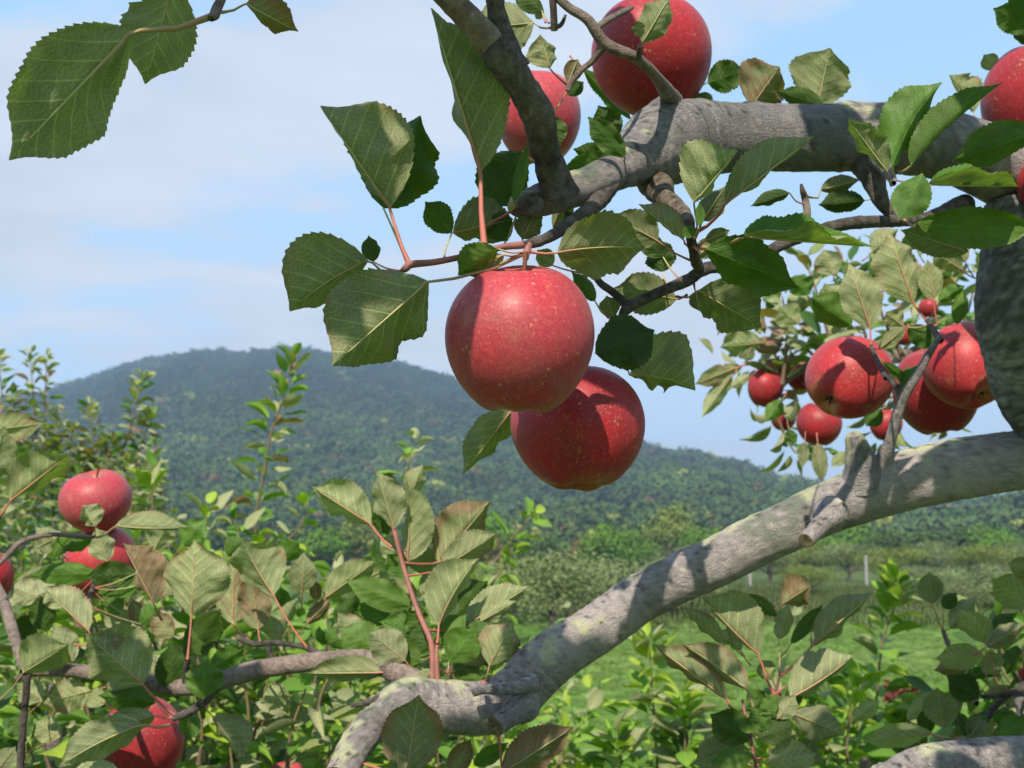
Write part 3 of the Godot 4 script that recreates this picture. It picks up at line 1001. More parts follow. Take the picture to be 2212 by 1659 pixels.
func trees_behind() -> void:
	var pale := [3, 4, 4, 3, 5, 7, 0, 2]
	var bright := [1, 6, 1, 0, 3, 6]
	var mixed := [0, 3, 1, 4, 5, 2]
	# --- upright shoots of the tree at the back, left
	var o := thing("apple_tree", at(150, 1700, 4.4), "apple tree with upright olive shoots standing against the hill, furthest back at the frame", "tree", "apple trees of the orchard row")
	o.transform = Transform3D()
	var bag := []
	put(branch_mesh([at(150, 2500, 4.4), at(150, 1800, 4.4), at(170, 1400, 4.4), at(160, 1150, 4.4)], [0.06, 0.05, 0.04, 0.02], "grey", 0.0, 0), "trunk", M.bark, o)
	for s in [[[80, 1010], [75, 900], [64, 764]], [[95, 980], [97, 870], [101, 778]], [[8, 960], [4, 860], [-2, 772]], [[205, 1050], [200, 960], [196, 878]], [[247, 1010], [283, 925], [297, 859], [309, 816]], [[285, 1020], [315, 935], [321, 903]],
		[[140, 1040], [132, 960], [128, 892]], [[225, 1060], [232, 990], [238, 950]], [[30, 1040], [24, 940], [30, 860]], [[160, 1060], [165, 990], [158, 925]], [[60, 1080], [50, 1000], [58, 930]], [[110, 1090], [116, 1010], [110, 960]], [[190, 1100], [175, 1030], [182, 985]], [[270, 1100], [262, 1040], [275, 990]], [[10, 1110], [-5, 1030], [8, 980]], [[330, 1120], [322, 1060], [330, 1020]], [[230, 1130], [222, 1080], [215, 1040]], [[300, 1150], [306, 1090], [312, 1050]]]:
		var pts := []
		for q in s: pts.append(at(q[0], q[1], 4.2))
		shoot(o, bag, pts, 0.006, 26 + 5 * s.size(), 0.066, [5, 3, 3, 7, 4, 5, 4, 0])
	for k in 46:
		var x := rng.randf_range(-60, 360)
		var y := rng.randf_range(1000, 1260)
		var d := rng.randf_range(3.6, 5.0)
		shoot(o, bag, [at(x, y + 110, d), at(x + rng.randf_range(-10, 10), y + 40, d), at(x + rng.randf_range(-25, 25), y - 40, d)], 0.005, 24, 0.068, [5, 0, 1, 3, 5, 3, 4])
	hang(o, bag, 280)
	# --- the bright young tree with one tall shoot
	o = thing("apple_tree", Vector3.ZERO, "young apple tree with one tall sunlit leafy shoot rising in front of the hill", "tree", "apple trees of the orchard row")
	bag = []
	put(branch_mesh([at(560, 2900, 2.7), at(560, 1800, 2.7), at(556, 1400, 2.65), at(553, 1180, 2.6)], [0.03, 0.025, 0.012, 0.006], "brown", 0.0, 0), "trunk", M.bark, o)
	shoot(o, bag, pxs([[553, 1190, 2.6], [553, 1112, 2.6], [573, 1012, 2.6], [583, 945, 2.6], [600, 889, 2.6], [620, 839, 2.6], [627, 782, 2.6]]), 0.0055, 66, 0.068, [1, 6, 3, 3, 1, 4, 7, 0])
	shoot(o, bag, pxs([[620, 1170, 2.5], [653, 1129, 2.5], [661, 1082, 2.5]]), 0.004, 9, 0.06, bright)
	shoot(o, bag, pxs([[866, 1075, 2.3], [882, 1005, 2.3], [893, 952, 2.3]]), 0.004, 13, 0.056, [3, 1, 4, 7, 0])
	shoot(o, bag, pxs([[1068, 1215, 2.3], [1122, 1143, 2.3], [1153, 1112, 2.3]]), 0.004, 13, 0.056, [6, 1, 3, 1])
	shoot(o, bag, pxs([[1040, 1290, 2.3], [1085, 1230, 2.3], [1110, 1180, 2.3]]), 0.004, 12, 0.055, bright)
	shoot(o, bag, pxs([[330, 1130, 2.1], [329, 1080, 2.1], [327, 1055, 2.1]]), 0.004, 9, 0.06, [3, 4, 1, 6], true)
	shoot(o, bag, pxs([[420, 1190, 2.2], [440, 1140, 2.2], [450, 1100, 2.2]]), 0.004, 12, 0.06, [3, 1, 6, 4])
	shoot(o, bag, pxs([[500, 1230, 2.3], [520, 1180, 2.3], [505, 1120, 2.3]]), 0.004, 12, 0.06, [0, 1, 3, 6])
	for k in 80:
		var x := rng.randf_range(300, 1090)
		var y := rng.randf_range(1230, 1440) + (40.0 if x > 900 else 0.0)
		var d := rng.randf_range(2.0, 3.0)
		shoot(o, bag, [at(x, y + 120, d), at(x + rng.randf_range(-20, 20), y + 50, d), at(x + rng.randf_range(-45, 45), y - 30, d)], 0.004, 14, 0.062, [0, 3, 1, 4, 5, 1])
	hang(o, bag, 290)
	# --- sunlit crowns further back
	for q in [[180, 1560, 4.6, "broad sunlit apple tree further back, seen through the leaves at the horizontal branch"], [820, 1610, 4.8, "broad sunlit apple tree further back, under the leafy clump on the grey limb"]]:
		o = thing("apple_tree", Vector3.ZERO, q[3], "tree", "apple trees of the orchard row")
		bag = []
		put(branch_mesh([at(q[0], 2000, q[2] + 0.3), at(q[0], 1850, q[2] + 0.3), at(q[0] + 20, 1650, q[2] + 0.3), at(q[0] + 10, 1480, q[2] + 0.3)], [0.05, 0.045, 0.03, 0.015], "brown", 0.0, 0), "trunk", M.bark, o)
		spray(bag, at(q[0], q[1], q[2]), Vector3(0.42, 0.21, 0.30), 3000, 0.085, [1, 3, 4, 6, 0, 5, 1])
		hang(o, bag, 250)
	# --- low sunlit growth along the bottom
	o = thing("apple_tree", Vector3.ZERO, "low bushy young apple tree with bright sunlit leaves below the grey limb's fork", "tree", "apple trees of the orchard row")
	bag = []
	put(branch_mesh([at(760, 2600, 2.6), at(760, 2000, 2.6), at(770, 1800, 2.6), at(780, 1650, 2.6)], [0.03, 0.025, 0.02, 0.012], "brown", 0.0, 0), "trunk", M.bark, o)
	for k in 190:
		var x := rng.randf_range(-60, 1240)
		var y := rng.randf_range(1470, 1700) + maxf(0.0, x - 950.0) * 0.35
		var d := rng.randf_range(1.9, 3.2)
		var n := 16
		shoot(o, bag, [at(x, y + 120, d), at(x + rng.randf_range(-20, 20), y + 50, d), at(x + rng.randf_range(-45, 45), y - 30, d)], 0.004, n, 0.056, bright if rng.randf() < 0.75 else mixed)
	hang(o, bag, 290)
	# --- left: leaves close behind the apples
	o = thing("apple_tree", Vector3.ZERO, "apple tree of pale and dark leaves packed behind the flat-topped apple", "tree", "apple trees of the orchard row")
	bag = []
	put(branch_mesh([at(120, 3400, 1.75), at(120, 2400, 1.75), at(110, 1800, 1.75), at(130, 1400, 1.7)], [0.035, 0.03, 0.022, 0.012], "grey", 0.1, 0), "trunk", M.bark, o)
	for k in 90:
		var x := rng.randf_range(-80, 720)
		var y := rng.randf_range(1180, 1620) + maxf(0.0, x - 380.0) * 0.25
		var d := rng.randf_range(1.4, 2.0)
		shoot(o, bag, [at(x, y + 150, d), at(x + rng.randf_range(-30, 30), y + 70, d), at(x + rng.randf_range(-60, 60), y - 20, d)], 0.004, 8, 0.064, [3, 0, 4, 2, 5, 1, 1, 6, 3])
	hang(o, bag, 290)
	# --- right: the cluster with small apples
	o = thing("apple_tree", Vector3.ZERO, "apple tree with pale curled leaves around small dark red apples, beyond the thick upright limb", "tree", "apple trees of the orchard row")
	bag = []
	put(branch_mesh([at(2500, 900, 2.2), at(2300, 760, 2.1), at(2100, 720, 2.0), at(1950, 770, 2.0), at(1800, 770, 2.0), at(1690, 830, 2.0), at(1670, 900, 2.0)], [0.03, 0.02, 0.016, 0.012, 0.009, 0.006, 0.003], "brown", 0.0, 0), "branch", M.bark, o)
	for s in [[[1690, 830], [1700, 720], [1690, 640]], [[1800, 770], [1770, 650], [1740, 560]], [[1800, 770], [1840, 650], [1830, 560]], [[1950, 770], [1900, 660], [1910, 560]], [[1950, 770], [1990, 650], [1980, 560]], [[2100, 720], [2060, 640], [2050, 560]], [[1700, 800], [1650, 740], [1610, 720]], [[1690, 830], [1640, 790], [1600, 790]], [[1670, 880], [1700, 950], [1720, 980]], [[1760, 800], [1780, 880], [1770, 980]], [[1840, 780], [1880, 880], [1900, 950]], [[1760, 770], [1720, 740], [1680, 760]], [[2080, 720], [2100, 640], [2120, 580]], [[2000, 760], [2050, 840], [2040, 920]], [[1880, 770], [1860, 700], [1800, 600]], [[1960, 770], [1940, 860], [1930, 960]]]:
		var pts := []
		var d := rng.randf_range(1.75, 2.3)
		for q in s: pts.append(at(q[0], q[1], d))
		shoot(o, bag, pts, 0.005, 15, 0.062, pale)
	spray(bag, at(1880, 660, 2.0), Vector3(0.11, 0.05, 0.15), 60, 0.065, pale)
	spray(bag, at(1700, 700, 2.0), Vector3(0.05, 0.05, 0.12), 24, 0.062, pale)
	hang(o, bag, 290)
	# --- right: low sunlit shoots
	o = thing("apple_tree", Vector3.ZERO, "young apple tree of bright yellow-green shoots behind the lower shaded leaf fan", "tree", "apple trees of the orchard row")
	bag = []
	put(branch_mesh([at(1850, 2900, 2.3), at(1850, 2200, 2.3), at(1860, 1800, 2.3), at(1870, 1640, 2.3)], [0.03, 0.025, 0.018, 0.01], "brown", 0.0, 0), "trunk", M.bark, o)
	for s in [[[1425, 1720], [1412, 1540], [1402, 1385]], [[1860, 1720], [1890, 1540], [1906, 1390], [1934, 1310], [1936, 1265]], [[1780, 1700], [1786, 1580], [1800, 1470]], [[2005, 1720], [2010, 1600], [2000, 1530]], [[1470, 1740], [1480, 1600], [1470, 1520]], [[1340, 1760], [1345, 1660], [1330, 1600]], [[1250, 1780], [1262, 1700], [1250, 1640]], [[1940, 1740], [1950, 1620], [1960, 1560]], [[1540, 1760], [1545, 1650], [1560, 1590]], [[1700, 1760], [1720, 1650], [1735, 1560]], [[1840, 1720], [1830, 1600], [1850, 1480]], [[1640, 1780], [1630, 1690], [1650, 1620]]]:
		var pts := []
		var d := rng.randf_range(2.1, 2.5)
		for q in s: pts.append(at(q[0], q[1], d))
		shoot(o, bag, pts, 0.005, 30 + 6 * s.size(), 0.078, bright)
	spray(bag, at(1420, 1720, 2.6), Vector3(0.16, 0.06, 0.25), 150, 0.072, bright)
	spray(bag, at(1800, 1690, 2.6), Vector3(0.30, 0.08, 0.25), 380, 0.072, [1, 0, 3, 6, 5, 2])
	hang(o, bag, 290)
	# --- right edge: shaded leaves
	o = thing("apple_tree", Vector3.ZERO, "shaded apple tree at the lower frame edge with dark drooping leaves", "tree", "apple trees of the orchard row")
	bag = []
	put(branch_mesh([at(2300, 2600, 1.5), at(2280, 2000, 1.5), at(2260, 1700, 1.5), at(2200, 1500, 1.5)], [0.03, 0.024, 0.016, 0.008], "grey", 0.0, 0), "trunk", M.bark, o)
	for k in 26:
		var x := rng.randf_range(2080, 2320)
		var y := rng.randf_range(1330, 1640)
		var d := rng.randf_range(1.35, 1.8)
		shoot(o, bag, [at(x + 60, y + 130, d), at(x + rng.randf_range(0, 40), y + 60, d), at(x + rng.randf_range(-50, 30), y - 10, d)], 0.004, 7, 0.066, [2, 5, 0, 3, 2])
	hang(o, bag, 200)
	# --- red stems in the grass
	o = thing("weed", Vector3.ZERO, "patch of reddish weed in the grass between the sunlit shoot and the shaded leaves", "plant", "")
	bag = []
	for s in [[[1940, 1520], [1935, 1490]], [[1990, 1540], [1985, 1495]], [[1960, 1560], [1965, 1510]]]:
		var pts := []
		for q in s: pts.append(at(q[0], q[1], 5.0))
		shoot(o, bag, pts, 0.006, 22, 0.075, [8, 8, 7])
	hang(o, bag, 66)


func near_tree() -> void:
	var o := thing("apple_tree", Vector3.ZERO, "nearest apple tree, its thick bare grey limbs with lichen carrying the large red apples", "tree", "")
	for b in [
		["limb", "grey", [[2730, 860, 1.06, 130], [2560, 680, 1.03, 118], [2420, 560, 0.98, 108], [2300, 455, 0.92, 90], [2190, 375, 0.88, 80], [2050, 318, 0.85, 75], [1900, 298, 0.83, 74], [1750, 298, 0.82, 74], [1600, 298, 0.81, 76], [1500, 300, 0.8, 86], [1430, 312, 0.78, 90], [1385, 338, 0.76, 66], [1340, 364, 0.735, 44], [1270, 398, 0.7, 38], [1190, 425, 0.67, 37], [1140, 440, 0.65, 30], [1122, 447, 0.645, 20]], 0.3, 0],
		["branch", "dark", [[1210, 425, 0.655, 48], [1198, 385, 0.65, 36], [1178, 325, 0.64, 32], [1162, 250, 0.625, 36], [1118, 172, 0.61, 33], [1080, 118, 0.603, 37], [1062, 92, 0.6, 30]], 0.05, 0],
		["branch", "brown", [[1120, 185, 0.613, 22], [1086, 130, 0.605, 28], [1054, 88, 0.6, 31], [1003, 30, 0.59, 29], [928, -50, 0.575, 29]], 0, 0],
		["stub", "dark", [[1105, 150, 0.61, 40], [1085, 85, 0.607, 30], [1073, 30, 0.605, 21], [1066, -30, 0.6, 19]], 0, 0],
		["stub", "dark", [[1160, 430, 0.652, 22], [1128, 440, 0.645, 24], [1112, 452, 0.64, 18]], 0.6, 1],
		["twig", "dark", [[1318, 392, 0.715, 22], [1300, 424, 0.7, 22], [1274, 452, 0.665, 17], [1240, 475, 0.64, 14], [1207, 500, 0.62, 13], [1175, 517, 0.605, 12], [1143, 527, 0.598, 11], [1120, 529, 0.595, 6]], 0, 0],
		["twig", "redbrown", [[1160, 520, 0.602, 8], [1128, 529, 0.596, 8.5], [1085, 534, 0.592, 7.5], [1010, 552, 0.59, 7], [940, 566, 0.588, 7], [890, 571, 0.587, 8.5], [876, 580, 0.587, 8], [866, 587, 0.588, 4]], 0, 0],
		["spur", "redbrown", [[1143, 528, 0.597, 9], [1138, 545, 0.594, 8], [1135, 560, 0.593, 6.5]], 0, 0],
		["twig", "dark", [[1330, 708, 0.68, 9], [1342, 692, 0.68, 10], [1357, 665, 0.682, 12], [1422, 632, 0.685, 12], [1486, 605, 0.69, 13], [1525, 580, 0.69, 14], [1615, 564, 0.7, 13], [1708, 520, 0.72, 13], [1825, 484, 0.76, 14], [1942, 477, 0.8, 13], [2010, 470, 0.82, 15], [2085, 440, 0.87, 22]], 0, 0],
		["twig", "dark", [[1360, 664, 0.684, 11], [1325, 632, 0.685, 9], [1299, 613, 0.685, 8], [1282, 592, 0.685, 6]], 0, 0],
		["spur", "wrinkled", [[1415, 390, 0.765, 38], [1432, 425, 0.73, 24], [1464, 451, 0.69, 19], [1487, 484, 0.65, 15], [1494, 522, 0.645, 11], [1502, 560, 0.665, 11], [1512, 582, 0.69, 12]], 0.1, 0],
		["stub", "dark", [[1870, 345, 0.82, 36], [1884, 380, 0.81, 27], [1897, 419, 0.8, 20], [1912, 448, 0.797, 14], [1930, 470, 0.797, 9]], 0.3, 1],
		["twig", "brown", [[1180, -30, 0.69, 9], [1227, 15, 0.69, 10], [1270, 43, 0.69, 11], [1308, 94, 0.695, 13], [1377, 127, 0.7, 12], [1423, 173, 0.73, 13], [1454, 222, 0.785, 24]], 0, 0],
		["spur", "brown", [[1306, 98, 0.695, 9], [1278, 133, 0.7, 7], [1257, 150, 0.7, 7], [1237, 173, 0.7, 7], [1226, 196, 0.7, 6]], 0, 0],
		["spur", "brown", [[1285, 62, 0.693, 8], [1318, 40, 0.7, 7], [1352, 23, 0.72, 7], [1366, 16, 0.74, 4]], 0, 0],
		["spur", "brown", [[1193, -10, 0.69, 8], [1196, 30, 0.695, 8], [1197, 66, 0.7, 8]], 0, 0],
		["spur", "brown", [[1200, 60, 0.7, 5], [1213, 52, 0.7, 5], [1222, 32, 0.7, 3]], 0, 0],
		["spur", "brown", [[1380, 130, 0.7, 7], [1381, 108, 0.685, 6], [1386, 92, 0.67, 4]], 0, 0],
		["spur", "brown", [[1732, 512, 0.715, 8], [1744, 470, 0.73, 8], [1740, 432, 0.74, 8], [1734, 412, 0.737, 6], [1731, 398, 0.735, 3]], 0, 0],
		["spur", "grey", [[1890, 335, 0.82, 24], [1912, 362, 0.77, 14], [1926, 384, 0.73, 10], [1930, 396, 0.715, 6]], 0, 0],
		["trunk", "bigpale", [[2840, 4700, 1.12, 215], [2830, 3400, 1.12, 180], [2800, 2400, 1.1, 165], [2790, 1600, 1.1, 158], [2770, 1000, 1.08, 150], [2760, 600, 1.06, 115], [2770, 150, 1.04, 90], [2740, -400, 1.02, 65]], 0.1, 0],
		["twig", "brown", [[2420, -160, 0.96, 10], [2330, -40, 0.94, 8], [2262, 62, 0.93, 6], [2242, 112, 0.93, 4]], 0, 0],
		["twig", "brown", [[2400, 420, 0.95, 8], [2330, 330, 0.88, 7], [2282, 322, 0.845, 5], [2271, 342, 0.84, 4]], 0, 0],
		["twig", "brown", [[2560, 420, 0.98, 12], [2430, 250, 0.86, 9], [2345, 185, 0.8, 6], [2300, 120, 0.78, 4]], 0, 0],
		["limb", "pale", [[2780, 960, 1.08, 110], [2600, 955, 1, 84], [2420, 960, 0.93, 70], [2320, 975, 0.9, 66], [2212, 993, 0.9, 64], [2090, 1010, 0.91, 64], [1957, 1038, 0.92, 63], [1860, 1072, 0.925, 58], [1770, 1106, 0.93, 54], [1660, 1157, 0.935, 52.5], [1553, 1211, 0.94, 53], [1470, 1248, 0.945, 52], [1387, 1290, 0.95, 52], [1330, 1330, 0.95, 52], [1279, 1366, 0.95, 52], [1210, 1410, 0.95, 55], [1160, 1450, 0.95, 58], [1120, 1492, 0.945, 58], [1072, 1522, 0.94, 56], [1030, 1530, 0.935, 56], [984, 1528, 0.93, 56], [930, 1522, 0.925, 54], [880, 1512, 0.92, 48], [840, 1530, 0.91, 41], [800, 1572, 0.9, 38], [765, 1620, 0.88, 36], [735, 1680, 0.86, 35]], 0.45, 0],
		["branch", "brown", [[1010, 1530, 0.94, 30], [950, 1508, 0.945, 32], [895, 1474, 0.95, 28], [850, 1450, 0.955, 23], [789, 1425, 0.965, 21], [692, 1428, 0.975, 20], [600, 1440, 0.98, 20], [545, 1449, 0.98, 21], [490, 1466, 0.98, 20], [430, 1482, 0.98, 19], [368, 1484, 0.985, 18], [300, 1468, 0.99, 17], [245, 1459, 0.99, 17], [160, 1449, 1, 15], [92, 1447, 1.01, 14], [55, 1456, 1.01, 9], [35, 1466, 1.01, 6]], 0, 0],
		["stub", "pale", [[1125, 1520, 0.93, 44], [1110, 1540, 0.91, 26], [1088, 1556, 0.9, 24], [1070, 1569, 0.892, 23]], 0.1, 2],
		["spur", "grey", [[1150, 1475, 0.93, 22], [1120, 1486, 0.915, 13], [1080, 1490, 0.905, 12], [1045, 1489, 0.9, 11], [1022, 1497, 0.898, 9]], 0.2, 1],
		["spur", "dark", [[850, 1510, 0.91, 16], [820, 1508, 0.905, 8], [790, 1518, 0.9, 6], [758, 1524, 0.9, 5]], 0, 0],
		["stub", "pale", [[1795, 1108, 0.9, 40], [1780, 1127, 0.885, 24], [1760, 1148, 0.87, 20], [1741, 1168, 0.86, 18]], 0.15, 2],
		["stub", "grey", [[1870, 1050, 0.92, 54], [1864, 1010, 0.916, 40], [1855, 978, 0.912, 28], [1848, 955, 0.909, 20], [1844, 938, 0.907, 14]], 0.95, 1],
		["twig", "grey", [[1908, 1000, 0.915, 22], [1922, 958, 0.905, 13], [1940, 890, 0.9, 11.5], [1955, 852, 0.895, 11.5], [1978, 815, 0.89, 9.5], [2005, 768, 0.89, 8], [2030, 728, 0.9, 6]], 0, 0],
		["twig", "dark", [[1955, 862, 0.895, 11], [1938, 838, 0.9, 8], [1918, 812, 0.905, 6]], 0, 0],
		["limb", "bigpale", [[2190, 440, 0.87, 62], [2198, 505, 0.865, 70], [2202, 560, 0.86, 82], [2204, 674, 0.86, 94], [2224, 760, 0.87, 92], [2240, 830, 0.88, 92], [2290, 910, 0.89, 90], [2390, 1000, 0.91, 86], [2540, 1070, 0.97, 86], [2760, 1130, 1.07, 90]], 0.12, 0],
		["limb", "grey", [[1860, 1720, 0.8, 40], [1930, 1690, 0.8, 44], [2000, 1658, 0.8, 46], [2106, 1643, 0.8, 46], [2240, 1640, 0.8, 48], [2400, 1650, 0.83, 52], [2600, 1600, 0.95, 60], [2780, 1500, 1.08, 70]], 0.25, 0],
		["shoot", "red", [[934, 1465, 0.94, 6.5], [932, 1393, 0.95, 6.5], [913, 1345, 0.96, 6], [895, 1300, 0.97, 5.5], [869, 1216, 0.985, 5], [855, 1160, 0.99, 5], [848, 1130, 0.995, 3]], 0, 0],
		["shoot", "red", [[945, 1470, 0.93, 6], [943, 1420, 0.935, 5], [944, 1395, 0.94, 4]], 0, 0],
		["shoot", "red", [[1046, 1487, 0.9, 7], [1044, 1475, 0.91, 6]], 0, 0],
		["spur", "dark", [[592, 1436, 0.985, 8], [583, 1412, 0.985, 6], [580, 1392, 0.985, 6]], 0, 0],
		["twig", "dark", [[515, 1379, 1, 6], [552, 1392, 1, 6], [582, 1388, 0.99, 6], [643, 1394, 0.99, 6], [678, 1406, 0.985, 7], [712, 1425, 0.975, 9]], 0, 0],
		["twig", "dark", [[482, 1470, 0.98, 12], [455, 1500, 0.97, 9], [435, 1520, 0.965, 9], [405, 1540, 0.96, 9], [372, 1552, 0.955, 7]], 0, 0],
		["twig", "dark", [[58, 1458, 1, 8], [56, 1500, 1, 8], [50, 1560, 1, 8], [42, 1680, 1, 8]], 0, 0],
		["twig", "dark", [[199, 1450, 0.99, 8], [197, 1400, 1.02, 7], [192, 1330, 1.06, 6], [196, 1281, 1.1, 5], [212, 1240, 1.15, 4]], 0, 0],
		["branch", "brown", [[52, 1450, 1, 10], [34, 1385, 1.03, 12], [18, 1335, 1.05, 12], [4, 1290, 1.08, 11], [-40, 1210, 1.1, 10]], 0, 0],
		["twig", "brown", [[-20, 1235, 1.09, 6], [13, 1202, 1.1, 6], [50, 1169, 1.12, 6], [110, 1155, 1.13, 5], [160, 1158, 1.14, 5], [203, 1160, 1.14, 4]], 0, 0],
		["shoot", "redbrown", [[1645, 1720, 0.93, 4.2], [1631, 1646, 0.93, 3.8], [1622, 1580, 0.932, 3.5], [1640, 1540, 0.94, 3.2], [1672, 1503, 0.945, 3.2], [1680, 1478, 0.945, 3], [1685, 1458, 0.945, 2.5]], 0, 0],
		["shoot", "red", [[1622, 1582, 0.932, 4], [1610, 1545, 0.935, 3.5], [1604, 1512, 0.94, 3]], 0, 0],
		["shoot", "red", [[1672, 1503, 0.945, 3], [1688, 1490, 0.945, 2.6], [1698, 1482, 0.945, 2]], 0, 0],
		["twig", "brown", [[500, -60, 0.54, 8], [482, -10, 0.535, 9], [470, 14, 0.53, 11], [463, 32, 0.525, 11], [455, 40, 0.522, 7]], 0, 0],
		["twig", "brown", [[-40, 1200, 1.04, 6], [-18, 1150, 1.02, 6], [-2, 1116, 1, 5]], 0, 0],
		["twig", "dark", [[2030, 735, 0.9, 8], [2015, 710, 0.96, 6], [2003, 692, 1.02, 5]], 0, 0],
		["twig", "dark", [[1915, 818, 0.91, 6], [1895, 780, 0.97, 5], [1882, 746, 1, 4]], 0, 0],
		["spur", "dark", [[400, 1485, 0.98, 9], [402, 1450, 0.975, 7], [405, 1425, 0.97, 6]], 0, 0],
		["twig", "dark", [[2240, 1460, 1.2, 7], [2180, 1500, 1.2, 6], [2140, 1540, 1.18, 7], [2110, 1600, 1.15, 7], [2090, 1650, 1.1, 8]], 0, 0],
		["twig", "dark", [[2230, 1480, 1.2, 6], [2170, 1500, 1.19, 5], [2120, 1505, 1.18, 5]], 0, 0],
		["twig", "brown", [[2037, 1362, 1.3, 5], [2060, 1420, 1.28, 6], [2110, 1520, 1.2, 6]], 0, 0],
	]:
		branch(o, b[0], b[1], b[2], b[3], b[4])
